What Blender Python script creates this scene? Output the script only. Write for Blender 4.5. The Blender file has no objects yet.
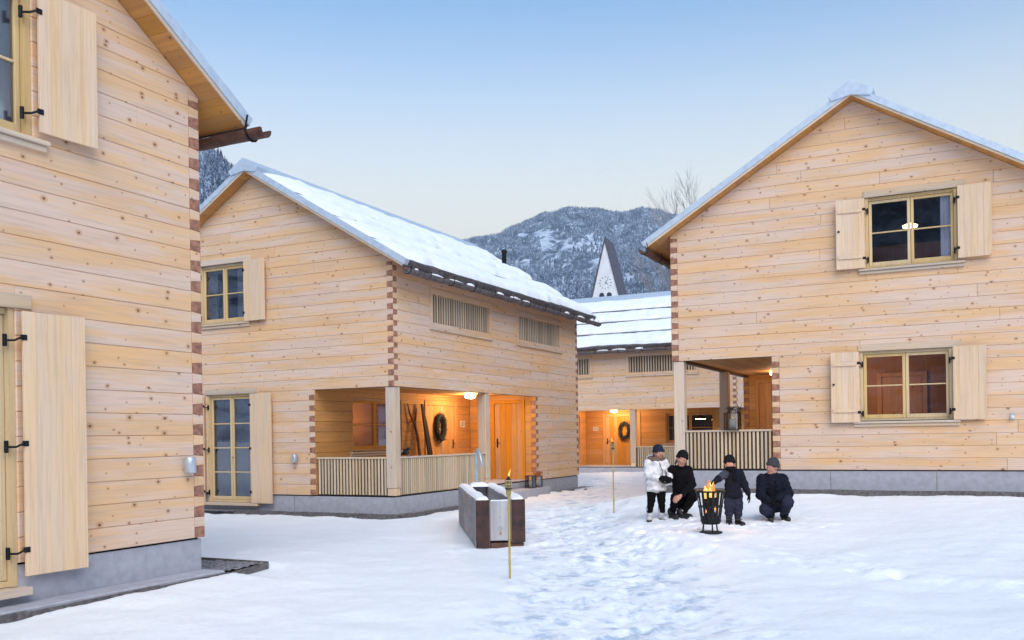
import bpy, math, random
import numpy as np
from mathutils import Vector, Matrix, Euler

random.seed(7)
R = math.radians
scene = bpy.context.scene
COL = scene.collection

# ------------------------------------------------------------------ camera, sky, sun, exposure
CAMZ = 1.65                      # eye height over the snow where the photographer stands
cam_d = bpy.data.cameras.new('camera')
cam = bpy.data.objects.new('camera', cam_d)
COL.objects.link(cam)
cam_d.sensor_width = 36.0
cam_d.lens = 920.2 / 1024 * 36.0
cam_d.shift_y = (435.5 - 320.0) / 1024
cam_d.clip_start = 0.05
cam_d.clip_end = 30000
cam.matrix_world = Matrix.Translation((0, 0, CAMZ)) @ Matrix.Rotation(R(90), 4, 'X') @ Matrix.Rotation(-0.0157, 4, 'Z')
scene.camera = cam

SUN_EL, SUN_AZ = R(34.0), R(168.0)   # azimuth clockwise from +Y: veiled sun behind the camera
world = bpy.data.worlds.new('World')
scene.world = world
world.use_nodes = True
wn = world.node_tree
bg = wn.nodes['Background']
sky = wn.nodes.new('ShaderNodeTexSky')
sky.sky_type = 'NISHITA'
sky.sun_disc = False
sky.sun_elevation = SUN_EL
sky.sun_rotation = SUN_AZ
sky.altitude = 900
sky.air_density = 1.0
sky.dust_density = 0.6
sky.ozone_density = 0.5
# pale winter haze lying round the whole horizon
w_tc = wn.nodes.new('ShaderNodeTexCoord'); w_sep = wn.nodes.new('ShaderNodeSeparateXYZ')
wn.links.new(w_tc.outputs['Generated'], w_sep.inputs[0])
w_mr = wn.nodes.new('ShaderNodeMapRange'); w_mr.interpolation_type = 'SMOOTHSTEP'
w_mr.inputs[1].default_value = 0.14; w_mr.inputs[2].default_value = 0.46
w_mr.inputs[3].default_value = 1.0; w_mr.inputs[4].default_value = 0.0
wn.links.new(w_sep.outputs[2], w_mr.inputs[0])
w_mx = wn.nodes.new('ShaderNodeMix'); w_mx.data_type = 'RGBA'
wn.links.new(w_mr.outputs[0], w_mx.inputs[0]); w_ti = wn.nodes.new('ShaderNodeMix'); w_ti.data_type = 'RGBA'; w_ti.blend_type = 'MULTIPLY'; w_ti.inputs[0].default_value = 1.0
w_ti.inputs[7].default_value = (.76, .93, .97, 1)
wn.links.new(sky.outputs[0], w_ti.inputs[6]); wn.links.new(w_ti.outputs[2], w_mx.inputs[6])
w_mx.inputs[7].default_value = (5.5, 5.0, 3.8, 1)
wn.links.new(w_mx.outputs[2], bg.inputs[0])
bg.inputs[1].default_value = 0.125

sun_d = bpy.data.lights.new('sun', 'SUN')
sun_d.energy = 2.0
sun_d.angle = R(60)
sun_d.color = (1.0, 0.965, 0.91)
sun = bpy.data.objects.new('sun', sun_d)
COL.objects.link(sun)
_dir = Vector((math.sin(SUN_AZ) * math.cos(SUN_EL), math.cos(SUN_AZ) * math.cos(SUN_EL), math.sin(SUN_EL)))
sun.rotation_euler = _dir.to_track_quat('Z', 'Y').to_euler()

vs = scene.view_settings
vs.view_transform = 'Standard'
vs.look = 'None'
vs.exposure = 1.08
vs.gamma = 1.0
vs.use_curve_mapping = False
scene.cycles.max_bounces = 6
scene.cycles.diffuse_bounces = 3
scene.cycles.volume_bounces = 0
scene.render.resolution_x = 1024
scene.render.resolution_y = 640

# ------------------------------------------------------------------ helpers
def tag(o, label=None, cat=None, group=None, kind=None):
    if label: o['label'] = label
    if cat: o['category'] = cat
    if group: o['group'] = group
    if kind: o['kind'] = kind
    return o

def empty(name, loc=(0, 0, 0), rz=0.0, parent=None):
    o = bpy.data.objects.new(name, None)
    o.empty_display_size = 0.2
    COL.objects.link(o)
    o.location = loc
    o.rotation_euler = (0, 0, rz)
    o.parent = parent
    return o

class MB:
    """collects closed shapes; build() links them as one mesh object"""
    def __init__(s):
        s.v = []; s.f = []; s.mi = []; s.cur = 0
    def add(s, vs_, fs_):
        # orient outward by signed volume
        c = [sum(p[i] for p in vs_) / len(vs_) for i in range(3)]
        vol = 0.0
        for f in fs_:
            a = [vs_[f[0]][i] - c[i] for i in range(3)]
            for k in range(1, len(f) - 1):
                b = [vs_[f[k]][i] - c[i] for i in range(3)]
                d = [vs_[f[k + 1]][i] - c[i] for i in range(3)]
                vol += a[0]*(b[1]*d[2]-b[2]*d[1]) + a[1]*(b[2]*d[0]-b[0]*d[2]) + a[2]*(b[0]*d[1]-b[1]*d[0])
        o = len(s.v)
        s.v += [tuple(p) for p in vs_]
        for f in fs_:
            g = [o + i for i in f]
            if vol < 0: g.reverse()
            s.f.append(g); s.mi.append(s.cur)
        return s
    def box(s, x0, x1, y0, y1, z0, z1):
        v = [(x0,y0,z0),(x1,y0,z0),(x1,y1,z0),(x0,y1,z0),(x0,y0,z1),(x1,y0,z1),(x1,y1,z1),(x0,y1,z1)]
        return s.add(v, [(0,3,2,1),(4,5,6,7),(0,1,5,4),(1,2,6,5),(2,3,7,6),(3,0,4,7)])
    def bbox(s, x0, x1, y0, y1, z0, z1, b=0.006):
        """box with chamfered edges"""
        vs_ = []; 
        for sx in (0,1):
            for sy in (0,1):
                for sz in (0,1):
                    X=(x0,x1)[sx]; Y=(y0,y1)[sy]; Z=(z0,z1)[sz]
                    dx=b if sx==0 else -b; dy=b if sy==0 else -b; dz=b if sz==0 else -b
                    vs_ += [(X,Y+dy,Z+dz),(X+dx,Y,Z+dz),(X+dx,Y+dy,Z)]
        def I(sx,sy,sz,k): return ((sx*2+sy)*2+sz)*3+k
        F=[]
        for sx in (0,1): F.append([I(sx,0,0,0),I(sx,1,0,0),I(sx,1,1,0),I(sx,0,1,0)][::1 if sx else -1])
        for sy in (0,1): F.append([I(0,sy,0,1),I(1,sy,0,1),I(1,sy,1,1),I(0,sy,1,1)][::-1 if sy else 1])
        for sz in (0,1): F.append([I(0,0,sz,2),I(1,0,sz,2),I(1,1,sz,2),I(0,1,sz,2)][::1 if sz else -1])
        cen=((x0+x1)/2,(y0+y1)/2,(z0+z1)/2)
        def orient(f):
            a,b_,c=[vs_[i] for i in f[:3]]
            u=[b_[i]-a[i] for i in range(3)]; w=[c[i]-a[i] for i in range(3)]
            n=[u[1]*w[2]-u[2]*w[1],u[2]*w[0]-u[0]*w[2],u[0]*w[1]-u[1]*w[0]]
            m=[sum(vs_[i][k] for i in f)/len(f)-cen[k] for k in range(3)]
            return f if sum(n[k]*m[k] for k in range(3))>0 else f[::-1]
        for a in (0,1):
            for c in (0,1):
                F.append([I(a,c,0,0),I(a,c,1,0),I(a,c,1,1),I(a,c,0,1)])
                F.append([I(a,0,c,0),I(a,1,c,0),I(a,1,c,2),I(a,0,c,2)])
                F.append([I(0,a,c,1),I(1,a,c,1),I(1,a,c,2),I(0,a,c,2)])
                for d in (0,1): F.append([I(a,c,d,0),I(a,c,d,1),I(a,c,d,2)])
        F=[orient(f) for f in F]
        o=len(s.v); s.v+=vs_
        for f in F: s.f.append([o+i for i in f]); s.mi.append(s.cur)
        return s
    def prism(s, poly, y0, y1, plane='xz'):
        n = len(poly)
        def P(p, t):
            return (p[0], t, p[1]) if plane == 'xz' else ((p[0], p[1], t) if plane == 'xy' else (t, p[0], p[1]))
        v = [P(p, y0) for p in poly] + [P(p, y1) for p in poly]
        f = [list(range(n))[::-1], list(range(n, 2*n))]
        for i in range(n):
            j = (i+1) % n
            f.append([i, j, n+j, n+i])
        return s.add(v, f)
    def tube(s, pts, rads, n=8, cap=True):
        pts = [Vector(p) for p in pts]
        if not hasattr(rads, '__len__'): rads = [rads]*len(pts)
        rings = []; v = []
        up = Vector((0.13, 0.27, 0.95))
        for i, p in enumerate(pts):
            t = (pts[min(i+1, len(pts)-1)] - pts[max(i-1, 0)])
            if t.length < 1e-9: t = Vector((0,0,1))
            t.normalize()
            a = t.cross(up)
            if a.length < 0.1: a = t.cross(Vector((1,0,0)))
            a.normalize(); b = t.cross(a).normalized()
            ring = []
            for k in range(n):
                th = 2*math.pi*k/n
                ring.append(len(v)); v.append(tuple(p + (a*math.cos(th) + b*math.sin(th))*rads[i]))
            rings.append(ring)
        f = []
        for i in range(len(rings)-1):
            for k in range(n):
                f.append([rings[i][k], rings[i][(k+1)%n], rings[i+1][(k+1)%n], rings[i+1][k]])
        if cap:
            f.append(rings[0][::-1]); f.append(rings[-1])
        return s.add(v, f)
    def lathe(s, prof, n=16, c=(0,0,0)):
        v=[]; f=[]; m=len(prof)
        for r,z in prof:
            for k in range(n):
                th=2*math.pi*k/n; v.append((c[0]+r*math.cos(th), c[1]+r*math.sin(th), c[2]+z))
        for i in range(m-1):
            for k in range(n): f.append([i*n+k, i*n+(k+1)%n, (i+1)*n+(k+1)%n, (i+1)*n+k])
        f.append(list(range(n))[::-1]); f.append([(m-1)*n+k for k in range(n)])
        return s.add(v,f)
    def mesh(s, name, mats, smooth=False):
        me = bpy.data.meshes.new(name)
        me.from_pydata(s.v, [], s.f)
        for m in (mats if isinstance(mats, (list, tuple)) else [mats]): me.materials.append(m)
        if isinstance(mats, (list, tuple)) and len(mats) > 1: me.polygons.foreach_set('material_index', s.mi)
        if smooth: me.polygons.foreach_set('use_smooth', [True]*len(me.polygons))
        me.update()
        return me
    def build(s, name, mats, parent=None, smooth=False):
        return link(name, s.mesh(name, mats, smooth), parent)

def link(name, me, parent=None, loc=None, rot=None):
    o = bpy.data.objects.new(name, me)
    COL.objects.link(o)
    o.parent = parent
    if loc is not None: o.location = loc
    if rot is not None: o.rotation_euler = rot
    return o

def np_mesh(name, verts, faces, mat, parent=None, smooth=True):
    me = bpy.data.meshes.new(name)
    verts = np.asarray(verts, dtype=np.float32); faces = np.asarray(faces, dtype=np.int32)
    me.vertices.add(len(verts)); me.vertices.foreach_set('co', verts.ravel())
    k = faces.shape[1]
    me.loops.add(faces.size); me.loops.foreach_set('vertex_index', faces.ravel())
    me.polygons.add(len(faces))
    me.polygons.foreach_set('loop_start', np.arange(0, faces.size, k, dtype=np.int32))
    me.polygons.foreach_set('loop_total', np.full(len(faces), k, dtype=np.int32))
    if smooth: me.polygons.foreach_set('use_smooth', np.ones(len(faces), dtype=bool))
    for m in (mat if isinstance(mat, (list, tuple)) else [mat]): me.materials.append(m)
    me.update(calc_edges=True)
    return link(name, me, parent)

# --- numpy value noise
_rs = np.random.RandomState(3)
_tab = _rs.rand(256, 256)
def vnoise(x, y):
    xi = np.floor(x).astype(int); yi = np.floor(y).astype(int)
    fx = x - xi; fy = y - yi
    fx = fx*fx*(3-2*fx); fy = fy*fy*(3-2*fy)
    a = _tab[xi & 255, yi & 255]; b = _tab[(xi+1) & 255, yi & 255]
    c = _tab[xi & 255, (yi+1) & 255]; d = _tab[(xi+1) & 255, (yi+1) & 255]
    return (a*(1-fx)+b*fx)*(1-fy) + (c*(1-fx)+d*fx)*fy
def fbm(x, y, o=4, g=0.5):
    s = 0; a = 1; t = 0
    for i in range(o):
        s = s + a*(vnoise(x*2**i + 17.3*i, y*2**i + 9.1*i)-0.5); t += a; a *= g
    return s/t*2

# ------------------------------------------------------------------ materials
class NT:
    def __init__(s, name):
        s.m = bpy.data.materials.new(name); s.m.use_nodes = True
        s.t = s.m.node_tree; s.b = s.t.nodes['Principled BSDF']; s.out = s.t.nodes['Material Output']
    def n(s, typ, **kw):
        nd = s.t.nodes.new(typ)
        for k, v in kw.items(): setattr(nd, k, v)
        return nd
    def l(s, a, b): s.t.links.new(a, b)
    def val(s, sock, v):
        if isinstance(v, bpy.types.NodeSocket): s.l(v, sock)
        else: sock.default_value = v
    def math(s, op, a, b=0.0, c=None, clamp=False):
        nd = s.n('ShaderNodeMath', operation=op); nd.use_clamp = clamp
        s.val(nd.inputs[0], a); s.val(nd.inputs[1], b)
        if c is not None: s.val(nd.inputs[2], c)
        return nd.outputs[0]
    def mix(s, fac, a, b, mode='MIX'):
        nd = s.n('ShaderNodeMix', data_type='RGBA', blend_type=mode)
        s.val(nd.inputs[0], fac); s.val(nd.inputs[6], c4(a)); s.val(nd.inputs[7], c4(b))
        return nd.outputs[2]
    def comb(s, x, y, z):
        nd = s.n('ShaderNodeCombineXYZ')
        for i, v in enumerate((x, y, z)): s.val(nd.inputs[i], v)
        return nd.outputs[0]
    def noise(s, vec, scale=1.0, detail=3.0, rough=0.55, dist=0.0):
        nd = s.n('ShaderNodeTexNoise')
        if vec is not None: s.l(vec, nd.inputs['Vector'])
        nd.inputs['Scale'].default_value = scale; nd.inputs['Detail'].default_value = detail
        nd.inputs['Roughness'].default_value = rough; nd.inputs['Distortion'].default_value = dist
        return nd.outputs[0]
    def ss(s, x, e0, e1):
        nd = s.n('ShaderNodeMapRange', interpolation_type='SMOOTHSTEP')
        s.val(nd.inputs[0], x); s.val(nd.inputs[1], e0); s.val(nd.inputs[2], e1)
        nd.inputs[3].default_value = 0; nd.inputs[4].default_value = 1
        return nd.outputs[0]
    def bump(s, h, strength=0.3, dist=0.01):
        nd = s.n('ShaderNodeBump'); nd.inputs['Strength'].default_value = strength
        nd.inputs['Distance'].default_value = dist; s.l(h, nd.inputs['Height'])
        s.l(nd.outputs[0], s.b.inputs['Normal']); return nd
    def obj(s):
        tc = s.n('ShaderNodeTexCoord'); return tc.outputs['Object']
    def xyz(s, vec):
        nd = s.n('ShaderNodeSeparateXYZ'); s.l(vec, nd.inputs[0]); return nd.outputs
    def rnd(s): return s.n('ShaderNodeObjectInfo').outputs['Random']
    def base(s, c): s.val(s.b.inputs['Base Color'], c4(c))
    def rough(s, r): s.val(s.b.inputs['Roughness'], r)

def c4(c):
    if isinstance(c, bpy.types.NodeSocket): return c
    return (c[0], c[1], c[2], 1.0)

def wood(name, c1, c2, axis='x', knots=1.0, knotc=(.13,.055,.03), halo=(.46,.21,.09), vary=.22, grey=.25, rough=.7, satv=.16):
    t = NT(name)
    X, Y, Z = t.xyz(t.obj())
    u, v, w = {'x': (X, Z, Y), 'z': (Z, X, Y), 'y': (Y, X, Z)}[axis]
    rn = t.rnd()
    u2 = t.math('MULTIPLY_ADD', rn, 37.0, u); v2 = t.math('MULTIPLY_ADD', rn, 11.3, v)
    low = t.noise(t.comb(t.math('MULTIPLY', u, .45), t.math('MULTIPLY', v, 4.4), t.math('MULTIPLY_ADD', rn, .5, w)), 1.0, 4, .6)
    col = t.mix(t.ss(low, .40, .60), c1, c2)
    # weather patches continuous over the wall
    wp = t.noise(t.comb(t.math('MULTIPLY', u, .5), t.math('MULTIPLY', v, 1.1), w), 1.3, 4, .6)
    col = t.mix(t.math('MULTIPLY', t.ss(wp, .5, .75), grey), col, (.58,.49,.45))
    if grey:
        wq = t.noise(t.comb(t.math('MULTIPLY', u2, .9), t.math('MULTIPLY', v2, 5.0), w), 1.0, 4, .65)
        col = t.mix(t.math('MULTIPLY', t.ss(wq, .52, .8), .5), col, (.62,.37,.19))
    g = t.noise(t.comb(t.math('MULTIPLY', u2, 1.3), t.math('MULTIPLY', w, 9.0), t.math('MULTIPLY', v2, 34.0)), 1.0, 4, .6, .5)
    col = t.mix(t.math('MULTIPLY', t.ss(g, .42, .75), .42), col, tuple(a*.62 for a in c2))
    hv = t.n('ShaderNodeHueSaturation'); t.l(col, hv.inputs['Color'])
    t.val(hv.inputs['Value'], t.math('MULTIPLY_ADD', rn, vary, 1.0 - vary*.55))
    r2 = t.math('FRACT', t.math('MULTIPLY', rn, 13.7))
    t.val(hv.inputs['Saturation'], t.math('MULTIPLY_ADD', r2, satv*2, 1-satv))
    col = hv.outputs[0]
    if knots:
        SU, SV = 2.1*knots, 11.0*knots
        vec = t.comb(t.math('MULTIPLY', u2, SU), t.math('MULTIPLY', v2, SV), 0.0)
        vo = t.n('ShaderNodeTexVoronoi', voronoi_dimensions='2D', feature='F1'); t.l(vec, vo.inputs['Vector'])
        vo.inputs['Scale'].default_value = 1.0
        d = t.n('ShaderNodeVectorMath', operation='SUBTRACT'); t.l(vec, d.inputs[0]); t.l(vo.outputs['Position'], d.inputs[1])
        dx, dy, _ = t.xyz(d.outputs[0])
        dd = t.math('SQRT', t.math('ADD', t.math('POWER', t.math('DIVIDE', dx, SU), 2.0), t.math('POWER', t.math('DIVIDE', dy, SV*.8), 2.0)))
        cr, cg, _b = t.xyz(vo.outputs['Color'])
        rad = t.math('MULTIPLY_ADD', t.math('POWER', cr, 3.0), .015, .0062)
        on = t.math('GREATER_THAN', t.math('ADD', cg, t.math('MULTIPLY', t.noise(t.comb(t.math('MULTIPLY', u2, 1.1), t.math('MULTIPLY', rn, 50.0), 0.0), 1.0, 1), .9)), .80)
        hl = t.math('MULTIPLY', t.math('SUBTRACT', 1.0, t.ss(dd, rad, t.math('MULTIPLY', rad, 3.2))), on)
        kn = t.math('MULTIPLY', t.math('SUBTRACT', 1.0, t.ss(dd, t.math('MULTIPLY', rad, .55), rad)), on)
        col = t.mix(t.math('MULTIPLY', hl, .55), col, halo)
        col = t.mix(t.math('MULTIPLY', kn, .95), col, knotc)
    t.base(col); t.rough(rough)
    t.b.inputs['Specular IOR Level'].default_value = .25
    t.bump(g, .25, .004)
    return t.m

def plain(name, c, rough=.6, metal=0.0, nscale=8.0, amt=.25, bump=.0, c2=None):
    t = NT(name)
    n_ = t.noise(t.obj(), nscale, 4, .6)
    c2 = c2 or tuple(a*(1-amt) for a in c)
    t.base(t.mix(t.ss(n_, .35, .68), c, c2)); t.rough(rough)
    t.b.inputs['Metallic'].default_value = metal
    if bump: t.bump(n_, bump, .01)
    return t.m

def emit(name, c, s, base=(.8,.75,.65)):
    t = NT(name); t.base(base)
    t.b.inputs['Emission Color'].default_value = c4(c); t.b.inputs['Emission Strength'].default_value = s
    return t.m

def glass_mat(name='window_glass'):
    t = NT(name)
    tr = t.n('ShaderNodeBsdfTransparent'); tr.inputs[0].default_value = (.92,.93,.95,1)
    gl = t.n('ShaderNodeBsdfGlossy'); gl.inputs['Roughness'].default_value = .02
    fr = t.n('ShaderNodeFresnel'); fr.inputs[0].default_value = 1.6
    nz = t.noise(t.obj(), 1.7, 2)
    bp = t.n('ShaderNodeBump'); bp.inputs['Strength'].default_value = .03; bp.inputs['Distance'].default_value = .02
    t.l(nz, bp.inputs['Height']); t.l(bp.outputs[0], gl.inputs['Normal'])
    mx = t.n('ShaderNodeMixShader')
    t.l(t.math('MULTIPLY_ADD', fr.outputs[0], .85, .0, True), mx.inputs[0])
    t.l(tr.outputs[0], mx.inputs[1]); t.l(gl.outputs[0], mx.inputs[2]); t.l(mx.outputs[0], t.out.inputs[0])
    return t.m

def snow_mat(name, fine=1.0, path=False):
    t = NT(name)
    o = t.obj()
    a = t.noise(o, 3.0*fine, 5, .62); b = t.noise(o, 22*fine, 3, .6); c = t.noise(o, 110*fine, 2, .6)
    h = t.math('ADD', t.math('MULTIPLY_ADD', b, .35, a), t.math('MULTIPLY', c, .12))
    col = t.mix(t.ss(b, .3, .75), (.88,.90,.93), (.94,.95,.96))
    if path:      # snow packed to ice where people walk
        at_ = t.n('ShaderNodeAttribute', attribute_name='packed')
        ice = t.noise(o, 2.6, 6, .7)
        col = t.mix(t.math('MULTIPLY', at_.outputs['Fac'], t.ss(ice, .48, .66)), col, (.46,.55,.68))
    t.base(col)
    t.rough(.55)
    t.b.inputs['Specular IOR Level'].default_value = .3
    t.b.inputs['Subsurface Weight'].default_value = .0
    t.bump(h, .55, .035)
    return t.m

M = {}
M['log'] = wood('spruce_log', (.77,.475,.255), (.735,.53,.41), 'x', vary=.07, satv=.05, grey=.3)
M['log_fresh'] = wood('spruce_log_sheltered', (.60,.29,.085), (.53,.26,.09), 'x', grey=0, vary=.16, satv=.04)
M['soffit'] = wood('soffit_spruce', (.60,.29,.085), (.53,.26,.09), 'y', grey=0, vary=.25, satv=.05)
M['board'] = wood('shutter_spruce', (.78,.54,.33), (.75,.54,.38), 'z', knots=0, grey=.25, vary=.06, satv=.05)
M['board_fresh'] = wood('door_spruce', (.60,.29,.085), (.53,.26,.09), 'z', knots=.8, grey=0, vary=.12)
M['trim'] = wood('trim_spruce', (.68,.50,.34), (.60,.48,.38), 'x', knots=.6, grey=.4)
M['frame'] = wood('window_frame_larch', (.70,.50,.26), (.64,.47,.26), 'z', knots=0, grey=.0, vary=.1)
M['post'] = wood('post_spruce', (.68,.50,.35), (.62,.49,.38), 'z', knots=.7, grey=.4)
M['slat'] = wood('slat_spruce', (.66,.50,.33), (.60,.47,.34), 'z', knots=0, grey=.2, vary=.35)
M['endgrain'] = plain('log_end_grain', (.42,.195,.125), .8, 0, 14, .5, .3)
M['gap'] = plain('wall_core_dark_wood', (.12,.07,.04), .9)
M['concrete'] = plain('concrete', (.43,.425,.47), .85, 0, 9, .16, .2)
M['iron'] = plain('black_iron', (.018,.018,.02), .5, .6, 30, .4)
M['steel'] = plain('zinc_sheet', (.52,.57,.63), .38, .55, 6, .2)
M['frost'] = plain('frosted_verge_sheet', (.56,.63,.72), .5, .2, 9, .25, c2=(.46,.54,.64))
M['shingle'] = plain('weathered_shingle', (.12,.11,.12), .85, 0, 14, .5, .4)
M['gutter'] = plain('gutter_wood_dark', (.13,.06,.04), .7, 0, 9, .5, .3)
M['gutter_grey'] = plain('gutter_wood_grey', (.17,.14,.145), .75, 0, 9, .5, .3)
M['snow'] = snow_mat('roof_snow')
M['glass'] = glass_mat()
M['curtain'] = plain('white_curtain', (.78,.77,.86), .9, 0, 3, .15)
M['room'] = wood('room_panelling', (.42,.21,.08), (.36,.18,.08), 'z', knots=0, grey=0)
M['roomdark'] = plain('room_plaster', (.26,.20,.17), .9)
M['sign'] = plain('sign_plate', (.72,.70,.66), .5)
M['ink'] = plain('sign_print', (.10,.10,.11), .6)
M['opal'] = emit('lit_opal_glass', (1.0,.72,.36), 9.0)
M['wreath'] = plain('wreath_twigs', (.02,.022,.018), .9, 0, 40, .6, .5)
M['candle'] = plain('candle_wax', (.80,.76,.68), .5)
M['flame'] = emit('flame', (1.0,.34,.04), .5, (0, 0, 0))
M['flamey'] = emit('flame_core', (1.0,.60,.14), .62, (0, 0, 0))
M['bamboo'] = wood('bamboo_cane', (.50,.38,.16), (.42,.30,.12), 'z', knots=0, grey=0)
M['greywood'] = wood('weathered_trough', (.36,.34,.35), (.26,.24,.25), 'y', knots=.6, grey=.5, vary=.1)
M['greywoodz'] = wood('weathered_trough_upright', (.46,.45,.46), (.36,.34,.35), 'z', knots=.6, grey=.5, vary=.1)
M['trough_end'] = plain('trough_end_grain', (.07,.026,.02), .75, 0, 7, .75, .4, c2=(.018,.012,.012))
M['gravel'] = plain('wet_gravel', (.34,.32,.34), .8, 0, 38, .75, .9, c2=(.06,.055,.06))
M['edge'] = plain('weathered_steel_edging', (.17,.15,.15), .8, .1, 20, .5, .3)

# ------------------------------------------------------------------ the log-house type (all four share one design)
W, L, HE, TP = 7.56, 10.30, 5.08, 0.605
HC = 0.235                     # course height
ZB = 2.35                      # porch beam underside (ten courses)
PX, PY = 2.12, 7.14            # porch recess
EO, DO = 0.44, 0.30            # eave and verge overhang
DT = 0.15                      # dovetail strip
APEX = HE + TP*W/2

def clip(poly, a, b, c):
    """keep a*u+b*z<=c"""
    out = []
    for i in range(len(poly)):
        p, q = poly[i], poly[(i+1) % len(poly)]
        dp, dq = a*p[0]+b*p[1]-c, a*q[0]+b*q[1]-c
        if dp <= 0: out.append(p)
        if dp*dq < 0:
            t_ = dp/(dp-dq); out.append((p[0]+t_*(q[0]-p[0]), p[1]+t_*(q[1]-p[1])))
    return out

def inset(poly, d):
    """inset a convex ccw polygon"""
    n = len(poly); lines = []
    for i in range(n):
        p, q = poly[i], poly[(i+1) % n]
        ex, ez = q[0]-p[0], q[1]-p[1]; l_ = math.hypot(ex, ez)
        if l_ < 1e-6: continue
        nx, nz = -ez/l_, ex/l_
        lines.append((p[0]+nx*d, p[1]+nz*d, ex/l_, ez/l_))
    out = []; m = len(lines)
    for i in range(m):
        a = lines[i-1]; b = lines[i]
        det = a[2]*b[3]-a[3]*b[2]
        if abs(det) < 1e-6: out.append((b[0], b[1])); continue
        t_ = ((b[0]-a[0])*b[3]-(b[1]-a[1])*b[2])/det
        out.append((a[0]+a[2]*t_, a[1]+a[3]*t_))
    return out

def area(p): return .5*sum(p[i][0]*p[(i+1)%len(p)][1]-p[(i+1)%len(p)][0]*p[i][1] for i in range(len(p)))

def rects(u0, u1, za, zb, ops):
    """rectangle minus rectangular openings -> rectangles, full-height ones first merged"""
    us = sorted({u0, u1, *[x for o in ops for x in o[:2] if u0 < x < u1]})
    cols = []
    for a, b in zip(us, us[1:]):
        zs = [(za, zb)]
        for o in ops:
            if o[0] < (a+b)/2 < o[1]:
                nz = []
                for p, q in zs:
                    if o[3] <= p or o[2] >= q: nz.append((p, q)); continue
                    if o[2] > p+.012: nz.append((p, o[2]))
                    if o[3] < q-.012: nz.append((o[3], q))
                zs = nz
        if cols and cols[-1][2] == zs: cols[-1] = (cols[-1][0], b, zs)
        else: cols.append((a, b, zs))
    return [(a, b, p, q) for a, b, zs in cols for p, q in zs]

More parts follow.
